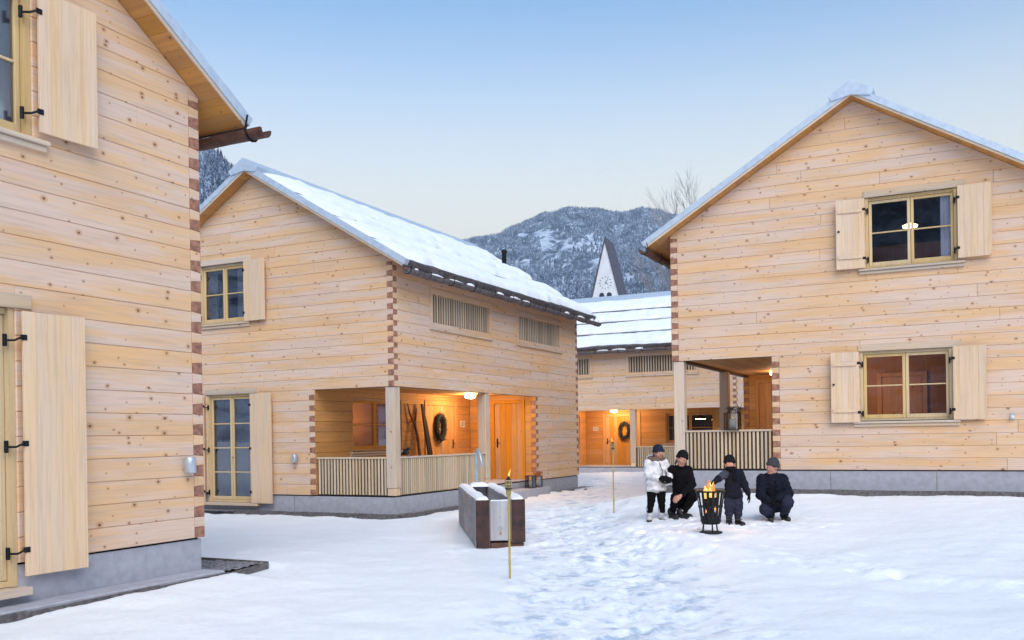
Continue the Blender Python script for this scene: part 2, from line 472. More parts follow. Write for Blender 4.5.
class Wall:
    """frame: local x runs along the wall, local y goes inward, z up"""
    def __init__(s, house, name, origin, rot, length, flip, top=None, gable=False, ops=(), mat='log', ends=(), joints=True, core=True, zmax=None):
        s.h = house; s.len = length; s.flip = flip
        s.ops = [(*s.iv(o[0], o[1]), o[2], o[3]) for o in ops]
        top = top if top is not None else HE
        mb = MB()
        for a, b, p, q in ([] if not core else rects(.05, length-.05, 0, top, s.ops)): mb.box(a, b, .03, .15, p, q)
        if gable:
            if s.ops and any(o[3] > HE for o in s.ops):
                up = [o for o in s.ops if o[3] > HE]
                for a, b, p, q in rects(0, length, HE, APEX, up):
                    pl = s.gclip([(a, p), (b, p), (b, q), (a, q)])
                    if len(pl) > 2 and area(pl) > .002: mb.prism(pl, .03, .15)
            else: mb.prism([(0, HE), (length, HE), (length/2, APEX)], .03, .15)
        s.o = mb.build(name, M['gap'], house)
        s.o.location = origin; s.o.rotation_euler = (0, 0, rot)
        rng = random.Random(int(abs(origin[0])*131+abs(origin[1])*17+(rot+4)*53+house.location[0]*29+len(name)))
        strips = []
        for e in ends:       # (c of the edge, direction +1/-1 in canonical c, z0, z1, parity)
            c0 = e[0]; c1 = e[0]+e[1]*DT
            a, b = s.iv(min(c0, c1), max(c0, c1))
            strips.append((a, b, e[2], e[3]))
            edge = s.u(c0)
            s.dovetails(a, b, e[2], e[3], e[4], edge, mat)
        ops2 = s.ops + strips
        ztop = APEX if gable else top
        k = 0; z = 0.0
        while z < ztop-.01:
            zb = min(z+HC, ztop)
            if not gable and ztop-zb < .05: zb = ztop
            for a, b, p, q in rects(0, length, z, zb, [o for o in ops2 if o[2] < zb-.001 and o[3] > z+.001]):
                cuts = [a]
                if joints and q-p > .12:
                    x = a + rng.uniform(.8, 8.0)
                    while x < b-.6: cuts.append(x); x += rng.uniform(3.0, 7.0)
                cuts.append(b)
                for c0, c1 in zip(cuts, cuts[1:]):
                    pl = [(c0, p), (c1, p), (c1, q), (c0, q)]
                    if gable: pl = s.gclip(pl)
                    if len(pl) < 3 or area(pl) < .004: continue
                    s.log(pl, 'log', M[mat], rng.uniform(-.004, -.0005))
            z = zb; k += 1
    def u(s, c): return s.len-c if s.flip else c
    def iv(s, a, b):
        a, b = s.u(a), s.u(b)
        return (min(a, b), max(a, b))
    def gclip(s, pl):
        pl = clip(pl, -TP, 1, HE); 
        if len(pl) > 2: pl = clip(pl, TP, 1, HE+TP*s.len)
        q = []
        for p in pl:
            if not q or math.hypot(p[0]-q[-1][0], p[1]-q[-1][1]) > 1e-4: q.append(p)
        return q
    def log(s, pl, name, mat, off=0.0, ch=.007, gap=.0014, par=None):
        p1 = inset(pl, gap); p2 = inset(pl, gap+ch)
        if len(p1) != len(p2) or area(p2) < 1e-5: p2 = p1
        n = len(p1)
        v = [(a, .06, b) for a, b in p1]+[(a, ch+off, b) for a, b in p1]+[(a, off, b) for a, b in p2]
        f = [[2*n+i for i in range(n)]]
        for k in (0, 1):
            for i in range(n):
                j = (i+1) % n
                f.append([k*n+i, k*n+j, (k+1)*n+j, (k+1)*n+i])
        f.append([i for i in range(n)][::-1])
        mb = MB(); mb.add(v, f)
        return mb.build(name, mat, par or s.o)
    def dovetails(s, a, b, z0, z1, parity, edge, mat):
        k0 = int(round(z0/HC)); z = z0
        rr = random.Random(int(a*91+z0*7))
        while z < z1-.02:
            zt = min(z+HC, z1)
            hh = (zt-z)
            lo = (z, z+hh*.52); hi = (z+hh*.52, zt)
            dark, light = (lo, hi) if parity == 0 else (hi, lo)
            fl = .007
            def tr(iv_, g):
                # flare towards / away from the free edge
                if abs(edge-b) < 1e-6: return [(a, iv_[0]+g), (b, iv_[0]-g), (b, iv_[1]+g), (a, iv_[1]-g)]
                return [(a, iv_[0]-g), (b, iv_[0]+g), (b, iv_[1]-g), (a, iv_[1]+g)]
            g = fl
            if dark[0] - g < z0 - 1e-6 or dark[1] + g > z1 + 1e-6: g = 0.0
            s.log(tr(dark, g), 'log_end', M['endgrain'], -.005+rr.uniform(-.002, .002), .004)
            if light[1]-light[0] > .03: s.log(tr(light, -g), 'dovetail', M[mat], rr.uniform(-.004, -.001), .004)
            z = zt

def part_box(parent, name, mat, *b, bev=.005):
    return MB().bbox(*b, b=bev).build(name, mat, parent)

def window(wall, c0, c1, z0, z1, rows=2, lit=False, curtain=0, door=False, sill=True, name='window', shut=(), lint=True, mat='frame', reach=.06):
    a, b = wall.iv(c0, c1); o = wall.h
    w0 = empty(name, wall.o.location, wall.o.rotation_euler[2], o)
    fm = M[mat]; D = .105
    # outer frame with lining
    m = MB()
    t = .055
    m.box(a+.002, a+t, .02, .17, z0+.002, z1-.002); m.box(b-t, b-.002, .02, .17, z0+.002, z1-.002)
    m.box(a+t, b-t, .06, .17, z1-t, z1-.002); m.box(a+t, b-t, .06, .17, z0+.002, z0+t)
    m.build('frame', fm, w0)
    mid = (a+b)/2
    for s_ in (0, 1):
        x0, x1 = (a+t+.004, mid-.004) if s_ == 0 else (mid+.004, b-t-.004)
        q0, q1 = z0+t+.004, z1-t-.004; cw = .055
        m = MB()
        m.bbox(x0, x0+cw, D-.02, D+.03, q0, q1, b=.006); m.bbox(x1-cw, x1, D-.02, D+.03, q0, q1, b=.006)
        m.bbox(x0+cw, x1-cw, D-.018, D+.03, q0, q0+cw+.02, b=.005); m.bbox(x0+cw, x1-cw, D-.018, D+.03, q1-cw, q1, b=.005)
        m.build('casement', fm, w0)
        n = rows; hgt = (q1-cw-q0-cw-.02)
        for r in range(n):
            p0 = q0+cw+.02+hgt*r/n; p1 = q0+cw+.02+hgt*(r+1)/n
            MB().box(x0+cw-.004, x1-cw+.004, D+.006, D+.012, p0+(.012 if r else 0), p1-(.012 if r < n-1 else 0)).build('pane', M['glass'], w0)
            if r: MB().bbox(x0+cw, x1-cw, D-.014, D+.026, p0-.013, p0+.013, b=.004).build('muntin', fm, w0)
    if door: MB().tube([(mid+.03, D-.06, z0+1.05), (mid+.03, D-.02, z0+1.05)], .009).build('handle', M['iron'], w0)
    if lint:
        part_box(w0, 'lintel', M['trim'], a-.03, b+.16, -.022, .05, z1+.002, z1+.135)
    if sill:
        part_box(w0, 'sill', M['trim'], a-.13, b+.13, -.085, .05, z0-.045, z0-.002)
        part_box(w0, 'sill_board', M['trim'], a-.12, b+.12, -.05, .05, z0-.105, z0-.048)
        MB().box(a+.01, b-.01, -.02, .06, z0-.0015, z0+.012).build('sill_flashing', M['iron'], w0)
    if curtain:
        for sgn in (-1, 1):
            if curtain == 2 and sgn == -1: continue
            wd = (b-a)*{1: .24, 2: .13, 3: .5}[curtain]
            xs = a+t+.02 if sgn == -1 else b-t-.02-wd
            v = []; f = []
            NN = 28
            for i in range(NN+1):
                x = xs+wd*i/NN; yy = .178+.014*math.sin(i*1.35)+.006*math.sin(i*.6)
                zt = z1-.06; zl = z0+.03
                v += [(x, yy, zl), (x, yy, zt)]
            for i in range(NN): f.append([2*i, 2*i+2, 2*i+3, 2*i+1])
            me = bpy.data.meshes.new('curtain'); me.from_pydata(v, [], f); me.materials.append(M['curtain'])
            cu = link('curtain', me, w0)
            sm = cu.modifiers.new('thickness', 'SOLIDIFY'); sm.thickness = .004
    for (sd, wd, ang, bat, zz0, zz1) in shut:
        shutter(wall, w0, a if sd < 0 else b, sd, wd, zz0, zz1, ang, bat, reach)
    return w0

def shutter(wall, parent, xe, sd, wd, z0, z1, ang, bat, reach=.07):
    """hung on the edge xe of the opening, folded back on the wall; sd = side of the opening; ang = degrees off the wall"""
    s = empty('shutter', (xe+sd*.012, -.075, 0), (-sd)*R(ang), parent)
    n = max(4, int(round(wd/.115)))
    bw = wd/n
    for i in range(n):
        x0 = sd*(i*bw+.0004); x1 = sd*((i+1)*bw-.0004)
        dz = 0.0
        edge = i in (0, n-1)
        part_box(s, 'board', M['board'], min(x0, x1), max(x0, x1), -.020-(.0035 if edge else 0), .008, z0, z1, bev=.0022)
    if bat:
        for zz in ((z0+.14*(z1-z0)), (z0+.80*(z1-z0))):
            part_box(s, 'batten', M['board'], *sorted((sd*.04, sd*(wd-.03))), -.044, -.0245, zz, zz+.075, bev=.006)
        MB().tube([(sd*wd*.9, -.026, (z0+z1)/2+.06), (sd*wd*.9, -.045, (z0+z1)/2+.06)], .022, 10).build('catch', M['iron'], s)
    else:
        x0, x1 = sorted((sd*(wd+.001), sd*(wd+.022)))
        part_box(s, 'edge_strip', M['board'], x0, x1, -.024, .034, z0, z1, bev=.003)
    hz = [z0+.14*(z1-z0), z0+.84*(z1-z0)] if z1-z0 < 2 else [z0+.1*(z1-z0), z0+.5*(z1-z0), z0+.9*(z1-z0)]
    for zz in hz:
        m = MB()
        m.bbox(*sorted((sd*.035, -sd*.03)), -.03, -.0245, zz-.026, zz+.026, b=.002)
        m.tube([(-sd*.02, -.028, zz), (-sd*(reach*.6), .0, zz-.03), (-sd*reach, .07, zz-.03)], .011, 8)
        m.bbox(*sorted((-sd*(reach-.012), -sd*(reach+.02))), .05, .085, zz-.085, zz+.03, b=.006)
        m.build('hinge', M['iron'], s)
    return s

def plank_door(wall, c0, c1, z0, z1, handle_side=1, fr=.09, name='door'):
    a, b = wall.iv(c0, c1)
    d = empty(name, wall.o.location, wall.o.rotation_euler[2], wall.h)
    m = MB()
    m.bbox(a, a+fr, -.03, .1, z0, z1, b=.006); m.bbox(b-fr, b, -.03, .1, z0, z1, b=.006)
    m.bbox(a+fr, b-fr, -.028, .1, z1-fr, z1, b=.006)
    m.build('frame', M['board_fresh'], d)
    n = max(4, int(round((b-a-2*fr)/.19))); bw = (b-a-2*fr)/n
    for i in range(n):
        part_box(d, 'board', M['board_fresh'], a+fr+i*bw+.0015, a+fr+(i+1)*bw-.0015, .012, .06, z0+.01, z1-fr-.004, bev=.006)
    hx = (a+fr+.08) if handle_side < 0 else (b-fr-.08)
    m = MB(); m.bbox(hx-.022, hx+.022, -.004, .012, z0+.92, z0+1.18, b=.004)
    m.tube([(hx, -.004, z0+1.06), (hx, -.05, z0+1.06), (hx-handle_side*.12, -.05, z0+1.05)], .01)
    m.build('handle', M['iron'], d)
    return d

SIGN = {'7': [((0,1),(1,1)), ((1,1),(.35,0))], '8': [((0,0),(1,0)),((1,0),(1,1)),((1,1),(0,1)),((0,1),(0,0)),((0,.5),(1,.5))]}

def house(name, loc, yaw, m, label, group, opt):
    h = empty(name, loc, yaw)
    tag(h, label, 'house', group)
    P90 = math.pi/2
    porch = opt.get('porch', True)
    # ---- foundation
    f = MB()
    ins = .03
    def X(c): return m*c
    def bx(mb, x0, x1, *r): mb.box(min(X(x0), X(x1)), max(X(x0), X(x1)), *r)
    bx(f, ins, W-ins, .24, L-ins, -1.4, -.022)
    notch = sorted((o[0], o[1]) for o in opt.get('front_ops', []) if o[2] < 0)
    xs_ = [ins]+[q for n_ in notch for q in n_]+[W-ins]
    for i in range(0, len(xs_), 2): bx(f, xs_[i], xs_[i+1], ins, .24, -1.4, -.022)
    for n_ in notch: bx(f, n_[0], n_[1], ins, .24, -1.4, -.23)
    fo = f.build('foundation', M['concrete'], h)
    if opt.get('joints'):
        for c in opt['joints']:
            part_box(fo, 'joint_strip', M['gap'], X(c)-.004, X(c)+.004, ins-.0025, ins+.01, -.6, -.03, bev=.001)
    # drip gap under the logs
    g = MB(); bx(g, .055, W-.055, .245, L-.055, -.0225, .004)
    for i in range(0, len(xs_), 2): bx(g, max(xs_[i], .055), min(xs_[i+1], W-.055), .055, .245, -.0225, .004)
    g; g.build('sill_membrane', M['iron'], h)
    # ---- walls
    fo_ops = list(opt.get('front_ops', []))
    side_ops = [(1.5, 4.5, 3.75, 4.65), (6.0, 9.0, 3.75, 4.65)]
    fr_ops = list(fo_ops); fends = [(W, -1, 0, HE, 0)]
    sends = [(L, -1, 0, HE, 1)]
    if porch:
        fr_ops.append((-.01, PX, -.01, ZB)); side_ops.append((-.01, PY, -.01, ZB))
        fends += [(0, 1, ZB, HE, 0), (PX, 1, 0, ZB, 0)]
        sends += [(0, 1, ZB, HE, 1), (PY, 1, 0, ZB, 1)]
    else:
        fends += [(0, 1, 0, HE, 0)]; sends += [(0, 1, 0, HE, 1)]
    E = 0.0
    front = Wall(h, 'wall', (0 if m > 0 else -W, 0, 0), 0, W, m < 0, gable=True, ops=fr_ops, ends=fends)
    side = Wall(h, 'wall', (0, L, 0) if m > 0 else (0, 0, 0), -P90 if m > 0 else P90, L, m > 0, ops=side_ops, ends=sends)
    far = Wall(h, 'wall', (W, 0, 0) if m > 0 else (-W, L, 0), P90 if m > 0 else -P90, L, m < 0, ends=[(0, 1, 0, HE, 1), (L, -1, 0, HE, 1)], joints=False)
    back = Wall(h, 'wall', (W, L, 0) if m > 0 else (0, L, 0), math.pi, W, m > 0, gable=True, ends=[(0, 1, 0, HE, 0), (W, -1, 0, HE, 0)], joints=False)
    if porch:
        iops = [(1.40, 3.50, .93, 2.22), (4.62, 6.36, 0, 2.25)]
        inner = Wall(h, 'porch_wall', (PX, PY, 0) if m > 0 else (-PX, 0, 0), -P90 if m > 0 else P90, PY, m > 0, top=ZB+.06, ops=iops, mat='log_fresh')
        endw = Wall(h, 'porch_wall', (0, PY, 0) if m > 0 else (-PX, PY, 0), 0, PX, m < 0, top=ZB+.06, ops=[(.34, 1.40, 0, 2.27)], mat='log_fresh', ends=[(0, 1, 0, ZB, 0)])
        window(inner, 1.40, 3.50, .93, 2.22, rows=2, name='porch_window', lint=False, sill=True, mat='board_fresh')
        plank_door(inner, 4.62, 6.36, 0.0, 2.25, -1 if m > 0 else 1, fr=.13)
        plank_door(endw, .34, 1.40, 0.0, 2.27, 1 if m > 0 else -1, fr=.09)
        # floor and ceiling of the porch
        mb = MB(); bx(mb, .16, PX, .16, PY, .004, .012); mb.build('porch_floor', M['concrete'], h)
        nb = 12
        for i in range(nb):
            mb = MB(); x0 = .16+(PX-.16)*i/nb; x1 = .16+(PX-.16)*(i+1)/nb-.004
            a_, b_ = sorted((X(x0), X(x1))); mb.box(a_, b_, .155, PY-.002, ZB+.055, ZB+.075); mb.build('ceiling_board', M['soffit'], h)
        # inner beams over the openings
        mb = MB(); a_, b_ = sorted((X(.062), X(.15))); mb.box(a_, b_, .155, PY-.003, ZB+.002, ZB+.054); mb.build('beam', M['soffit'], h)
        # posts
        for (cx, cy_) in ((.135, .135), (.135, 4.27)):
            px_ = X(cx)
            p = part_box(h, 'post', M['post'], px_-.115, px_+.115, cy_-.115, cy_+.115, .17, ZB-.003, bev=.012)
            part_box(p, 'post_foot', M['board'], px_-.1, px_+.1, cy_-.1, cy_+.1, .012, .168, bev=.006)
        # balustrades
        sp = .0835
        slat = MB().bbox(-.0215, .0215, -.014, .014, .02, .80, b=.004).mesh('baluster', M['slat'])
        def bal(parent, pts, rot):
            for p in pts: link('baluster', slat, parent, p, (0, 0, rot))
        a_, b_ = sorted((X(.252), X(PX-.003)))
        bf = part_box(h, 'balustrade', M['trim'], a_, b_, .03, .10, .802, .845, bev=.006)
        a2_, b2_ = sorted((X(.255), X(PX-.006))); MB().box(a2_, b2_, .088, .098, .02, .80).build('backing_panel', M['gap'], bf)  # dark sheet added behind the balusters so the gaps read dark
        bal(bf, [(X(.30+i*sp), .062, 0) for i in range(int((PX-.32)/sp)+1)], 0)
        a_, b_ = sorted((X(.03), X(.10)))
        bs = part_box(h, 'balustrade', M['trim'], a_, b_, .252, 4.152, .802, .845, bev=.006)
        a2_, b2_ = sorted((X(.088), X(.098))); MB().box(a2_, b2_, .255, 4.15, .02, .80).build('backing_panel', M['gap'], bs)  # same added dark sheet, darkens the gaps on the long side
        bal(bs, [(X(.062), .30+i*sp, 0) for i in range(int((4.1-.28)/sp)+1)], P90)
        # opal ceiling lamp, lit
        lp = empty('porch_lamp', (X(1.2), 5.5, ZB+.055), 0, h)
        MB().lathe([(.10, -.012), (.15, -.02), (.155, -.06), (.13, -.105), (.07, -.12)], 20).build('shade', M['opal'], lp, True)
        MB().lathe([(.09, 0), (.11, -.004), (.11, -.014)], 20).build('ceiling_plate', M['steel'], lp)
        ld = bpy.data.lights.new('porch_light', 'POINT'); ld.energy = opt.get('lamp', 55); ld.color = (1.0, .66, .34); ld.shadow_soft_size = .12
        lo = bpy.data.objects.new('bulb', ld); COL.objects.link(lo); lo.parent = lp; lo.location = (0, 0, -.24)
        # sign beside the door
        su = inner.u(6.69)
        so = empty('sign', inner.o.location, inner.o.rotation_euler[2], h)
        part_box(so, 'plate', M['sign'], su-.13, su+.13, -.016, -.003, 1.52, 1.70, bev=.003)
        for row in (1.57, 1.63):
            for q in range(5):
                mb = MB(); xx = su-.095+q*.04; mb.box(xx, xx+.024, -.0185, -.0158, row, row+.032); mb.build('print', M['ink'], so)
        wu = inner.u(5.35)
        wr = empty('door_wreath', (0, 0, 0), 0, h)
        wr.location = inner.o.location; wr.rotation_euler = (0, 0, inner.o.rotation_euler[2])
        rr = random.Random(5)
        mb = MB()
        for k in range(120):
            th = rr.uniform(0, 2*math.pi); r_ = rr.gauss(.24, .045)
            x, z = wu+r_*.85*math.cos(th), 1.52+r_*1.25*math.sin(th); y = -.07+rr.gauss(0, .025)
            d1 = Vector((-math.sin(th)+rr.gauss(0,.5), rr.gauss(0,.35), math.cos(th)+rr.gauss(0,.5))).normalized()*rr.uniform(.07, .13)
            mb.tube([(x-d1.x, y-d1.y, z-d1.z), (x, y, z), (x+d1.x, y+d1.y, z+d1.z)], [.004, .014, .004], 4)
        mb.tube([(wu+.24*.85*math.cos(t_*.349), -.07, 1.52+.26*1.25*math.sin(t_*.349)) for t_ in range(19)], .065, 7, False)
        mb.build('twigs', M['wreath'], wr)
    # ---- vents on the porch side
    for (c0, c1) in ((1.5, 4.5), (6.0, 9.0)):
        a, b = side.iv(c0, c1)
        ve = empty('vent_grille', side.o.location, side.o.rotation_euler[2], h)
        mb = MB(); z0, z1 = 3.75, 4.65
        mb.bbox(a, a+.11, -.02, .1, z0, z1); mb.bbox(b-.11, b, -.02, .1, z0, z1)
        mb.bbox(a+.11, b-.11, -.018, .1, z1-.12, z1); mb.bbox(a+.11, b-.11, -.018, .1, z0, z0+.12)
        mb.build('frame', M['log'], ve)
        part_box(ve, 'ledge', M['trim'], a-.05, b+.05, -.05, .02, z0-.05, z0-.003)
        n = 25; sl = MB().bbox(-.026, .026, -.010, .010, z0+.122, z1-.122, b=.004).mesh('slat', M['slat'])
        for i in range(n): link('slat', sl, ve, (a+.11+(b-a-.22)*(i+.5)/n, .035, 0))
        MB().box(a+.1, b-.1, .10, .11, z0+.1, z1-.1).build('backing', M['gap'], ve)
    # ---- interior: floors and a panelled room wall
    mb = MB(); bx(mb, .2, W-.2, PY+.2 if porch else .2, L-.2, -.01, .0); bx(mb, PX+.2, W-.2, .2, PY+.2, -.012, -.002); mb.build('floor', M['room'], h)
    mb = MB(); bx(mb, .2, W-.2, .2, L-.2, 2.5, 2.62); mb.build('upper_floor', M['room'], h)
    mb = MB(); bx(mb, PX+.3, W-.2, 3.2, 3.3, 0, 2.5); bx(mb, .3, W-.3, 3.2, 3.3, 2.62, 5.0); mb.build('room_wall', M['room'], h)
    # ---- roof
    sl_len = math.hypot(W/2+EO, (W/2+EO)*TP); cs = (W/2+EO)/sl_len; sn = TP*cs
    rf = empty('roof', (0, 0, 0), 0, h)
    y0, y1 = -DO, L+DO
    SOF, TH = .03, .15
    def sp2(side_, s_, n_):
        """point on slope: s_ along from ridge, n_ normal up from the soffit plane; canonical x"""
        xx = s_*cs + n_*sn; zz = APEX - s_*sn + n_*cs
        return (X(W/2 + side_*xx), zz)
    for sd in (-1, 1):
        nb = 22
        for i in range(nb):
            a, b = sl_len*i/nb+.0015, sl_len*(i+1)/nb-.0015
            mb = MB(); mb.prism([sp2(sd, a, .002), sp2(sd, b, .002), sp2(sd, b, SOF), sp2(sd, a, SOF)], y0+.005, y1-.005)
            mb.build('soffit_board', M['soffit'], rf)
        mb = MB(); mb.prism([sp2(sd, .02, SOF+.002), sp2(sd, sl_len, SOF+.002), sp2(sd, sl_len, TH), sp2(sd, 0, TH)], y0+.02, y1-.02)
        mb.build('deck', M['shingle'], rf)
        for (ya, yb) in ((y0-.008, y0+.018), (y1-.018, y1+.008)):
            mb = MB(); mb.prism([sp2(sd, .0, .004), sp2(sd, sl_len, .004), sp2(sd, sl_len, .05), sp2(sd, 0, .05)], ya, yb); mb.build('barge_board', M['trim'], rf)
            mb = MB(); mb.prism([sp2(sd, .0, .052), sp2(sd, sl_len+.03, .052), sp2(sd, sl_len+.03, TH+.02), sp2(sd, 0, TH+.02)], ya-.014, yb+(.10 if ya < 0 else .0)); mb.build('verge_sheet', M['frost'], rf)
        # eave drip board
        mb = MB(); mb.prism([sp2(sd, sl_len+.001, .0), sp2(sd, sl_len+.026, .0), sp2(sd, sl_len+.026, .14), sp2(sd, sl_len+.001, .14)], y0+.0, y1-.0); mb.build('eave_board', M['gutter_grey'], rf)
        # gutter: hollowed timber
        gx, gz = sp2(sd, sl_len+.075, -.045)
        gy0, gy1 = y0-opt.get('gut0', .3), y1+opt.get('gut1', .3)
        v = []; ff = []; NA = 9; ro, ri = .1, .068
        prof = [(ro*math.cos(math.pi+math.pi*k/(NA-1)), ro*math.sin(math.pi+math.pi*k/(NA-1))) for k in range(NA)] + [(ri*math.cos(2*math.pi-math.pi*k/(NA-1)), .0+ri*math.sin(2*math.pi-math.pi*k/(NA-1))) for k in range(NA)]
        n = len(prof); NY = 40
        rr = random.Random(int(100*yaw+sd))
        for k in range(NY+1):
            yy = gy0+(gy1-gy0)*k/NY; j = rr.uniform(-.006, .006); q = 1+rr.uniform(-.05, .05)
            for (px_, pz_) in prof: v.append((gx+px_*q, yy, gz+.03+pz_*q+j))
        for k in range(NY):
            for i in range(n): ff.append([k*n+i, k*n+(i+1)%n, (k+1)*n+(i+1)%n, (k+1)*n+i])
        ff.append(list(range(n))); ff.append([NY*n+i for i in range(n)])
        mb = MB(); mb.add(v, ff); gt = mb.build('gutter', M[opt.get('gutmat', 'gutter')], rf)
        for k in range(12):
            yy = y0-.07+(y1-y0+.14)*k/11
            mb = MB(); pts = [(gx-sd*m*.06, yy, gz+.17), (gx-sd*m*.092, yy, gz+.03)]+[(gx-sd*m*.092*math.cos(t_), yy, gz+.03-.092*math.sin(t_)) for t_ in (.5, 1.1, 1.57, 2.1, 2.7, 3.14)]+[(gx+sd*m*.092, yy, gz+.08)]
            bk = 1.25 if opt.get('gut0', .3) > .2 else 1.12
            mb.tube([(gx+(p_[0]-gx)*bk, min(max(p_[1], gy0+.03), gy1-.03), gz+.03+(p_[2]-gz-.03)*bk) for p_ in pts], .013 if bk > 1.2 else .009, 5); mb.build('bracket', M['iron'], gt)
        # snow lying in the gutter and hanging ice
        if opt.get('gutsnow'):
            mb = MB(); rr = random.Random(31)
            yy = gy0+.3
            while yy < gy1-.6:
                ln = rr.uniform(.15, .7)
                if rr.random() < .75:
                    r_ = rr.uniform(.03, .06)
                    mb.tube([(gx, yy, gz+.03), (gx+rr.uniform(-.01,.01), yy+.05, gz+.05), (gx, yy+ln*.5, gz+.05+rr.uniform(0,.03)), (gx, yy+ln-.05, gz+.045), (gx, yy+ln, gz+.03)], [r_*.4, r_, r_*1.1, r_, r_*.3], 7)
                yy += ln+rr.uniform(.05, .5)
            mb.build('gutter_snow', M['snow'], gt, True)
        # snow on the slope, held in bands by the snow guards
        nbands = 4
        for kb in range(nbands):
            s0 = .30+(sl_len-.30)*kb/nbands+.03; s1 = .30+(sl_len-.30)*(kb+1)/nbands-.075
            if kb == 0: s0 = .12
            ns, ny = 14, 150
            ys = np.linspace(y0+.20, y1-.10, ny+1); ss_ = np.linspace(0, 1, ns+1)
            YY, SS = np.meshgrid(ys, ss_, indexing='ij')
            sd_ = 11.3*kb+3.7*sd+yaw*5
            low_edge = s1+.02+.07*fbm(YY*2.3+sd_, YY*0+kb, 4)-.14*np.clip(fbm(YY*1.1+sd_*2, YY*0+5, 4)-.1, 0, 1)
            up_edge = s0+.05*fbm(YY*1.1+sd_*3, YY*0+kb+9, 3)
            S_ = up_edge+(low_edge-up_edge)*SS
            prof_ = np.clip(np.minimum(SS*3.2, (1-SS)*8), 0, 1)**.55
            edge_y = np.clip(np.minimum((YY-ys[0])*1.6, (ys[-1]-YY)*8), 0, 1)**.5
            Hn = TH+.004+prof_*edge_y*(.125+.05*fbm(YY*.9+sd_, S_*1.5, 3)+.035*fbm(YY*4, S_*4+sd_, 3))
            # a few bare lengths along the lower edge
            xx = S_*cs+Hn*sn; zz = APEX-S_*sn+Hn*cs
            V = np.stack([m*(W/2+sd*xx), YY, zz], -1).reshape(-1, 3)
            idx = np.arange((ny+1)*(ns+1)).reshape(ny+1, ns+1)
            F = np.stack([idx[:-1, :-1], idx[1:, :-1], idx[1:, 1:], idx[:-1, 1:]], -1).reshape(-1, 4)
            if sd*m < 0: F = F[:, ::-1]
            np_mesh('snow_band', V, F, M['snow'], rf)
            if kb < nbands-1:
                p_ = sp2(sd, s1+.06, TH+.035)
                mb = MB(); mb.tube([(p_[0], y0+1.0, p_[1]), (p_[0], y1-.05, p_[1])], .02, 6); mb.build('snow_guard', M['gutter_grey'], rf)
    # ridge cap
    rp = [sp2(-1, .34, TH-.01), sp2(-1, .34, TH+.115), (X(W/2), APEX+.115/cs+TH/cs), sp2(1, .34, TH+.115), sp2(1, .34, TH-.01), (X(W/2), APEX+.01)]
    mb = MB()
    mb.prism([rp[0], rp[1], rp[2], rp[5]], y0-.05, y1+.05); mb.prism([rp[5], rp[2], rp[3], rp[4]], y0-.05, y1+.05)
    mb.build('ridge_cap', M['frost'], rf)
    return h, front, side

GRP = 'log houses round the yard'
def Z(z): return z+CAMZ
A = -0.459
A1 = A+math.pi/2
WUP = (3.98, 5.62, 3.985, 5.395)
# house 1: at the left edge of the picture, seen along its gable
h1, f1, s1 = house('log_house', (-3.573-W*math.cos(A1), 10.65-W*math.sin(A1), Z(-1.114)), A1, 1,
    'nearest spruce log house, cut by the left edge, gable seen at a slant', GRP,
    dict(porch=False, front_ops=[(3.95, 5.44, 4.0, 5.42), (3.80, 5.23, -.22, 2.37)], gut0=.28, gut1=.1))
window(f1, 3.95, 5.44, 4.0, 5.42, rows=2, reach=.12, curtain=1, shut=[(1, .60, 3, False, 4.06, 5.42), (-1, .60, 3, True, 4.06, 5.42)])
window(f1, 3.80, 5.23, -.22, 2.37, rows=4, reach=.12, curtain=1, door=True, sill=False, name='french_door', shut=[(1, .62, 3, False, -.12, 2.34), (-1, .62, 3, True, -.12, 2.34)])
# house 2: middle, porch on its right corner
h2, f2, s2 = house('log_house', (-2.485, 19.549, Z(-1.262)), A, -1,
    'log house in the middle with lit corner porch and snow-banded roof', GRP,
    dict(front_ops=[(4.05, 5.50, 4.0, 5.40), (3.92, 5.32, -.20, 2.33)], gut0=-.1, gut1=.36, gutsnow=True, gutmat='gutter_grey', lamp=48, joints=[2.75, 5.5]))
window(f2, 4.05, 5.50, 4.0, 5.40, rows=2, curtain=1, shut=[(1, .60, 4, False, 4.0, 5.40), (-1, .60, 4, True, 4.0, 5.4)])
window(f2, 3.92, 5.32, -.20, 2.33, rows=4, curtain=3, door=True, sill=False, name='french_door', shut=[(1, .60, 3, False, -.2, 2.32), (-1, .60, 3, True, -.2, 2.32)])
# house 3: right, porch on its left corner
h3, f3, s3 = house('log_house', (3.5055, 20.024, Z(-.796)), A, 1,
    'log house on the right with two shuttered windows, cut by the right edge', GRP,
    dict(front_ops=[WUP, (3.84, 5.50, .965, 2.355)], gut0=.12, gut1=.1, lamp=12, joints=[3.25, 5.2]))
window(f3, *WUP, rows=2, curtain=2, shut=[(-1, .53, 5, True, 4.0, 5.38), (1, .55, 3, False, 4.03, 5.40)])
window(f3, 3.84, 5.50, .965, 2.355, rows=2, shut=[(-1, .53, 5, True, .95, 2.35), (1, .54, 3, False, .965, 2.36)])
r2 = empty('room_lamp', (-3.3, 2.6, 2.05), 0, h2)
MB().lathe([(.16, 0), (.15, .03), (.09, .1), (.03, .12)], 18).build('shade', M['opal'], r2, True)
MB().tube([(0, 0, .11), (0, 0, .44)], .006, 5).build('cord', M['iron'], r2)
ld = bpy.data.lights.new('room_light', 'POINT'); ld.energy = 30; ld.color = (1, .5, .2); ld.shadow_soft_size = .1
lo = bpy.data.objects.new('bulb', ld); COL.objects.link(lo); lo.parent = r2; lo.location = (-.2, 0, -.35)
rl = empty('room_lamp', (3.2, 1.3, 2.05), 0, h3)
MB().lathe([(.16, 0), (.15, .03), (.09, .1), (.03, .12)], 18).build('shade', M['opal'], rl, True)
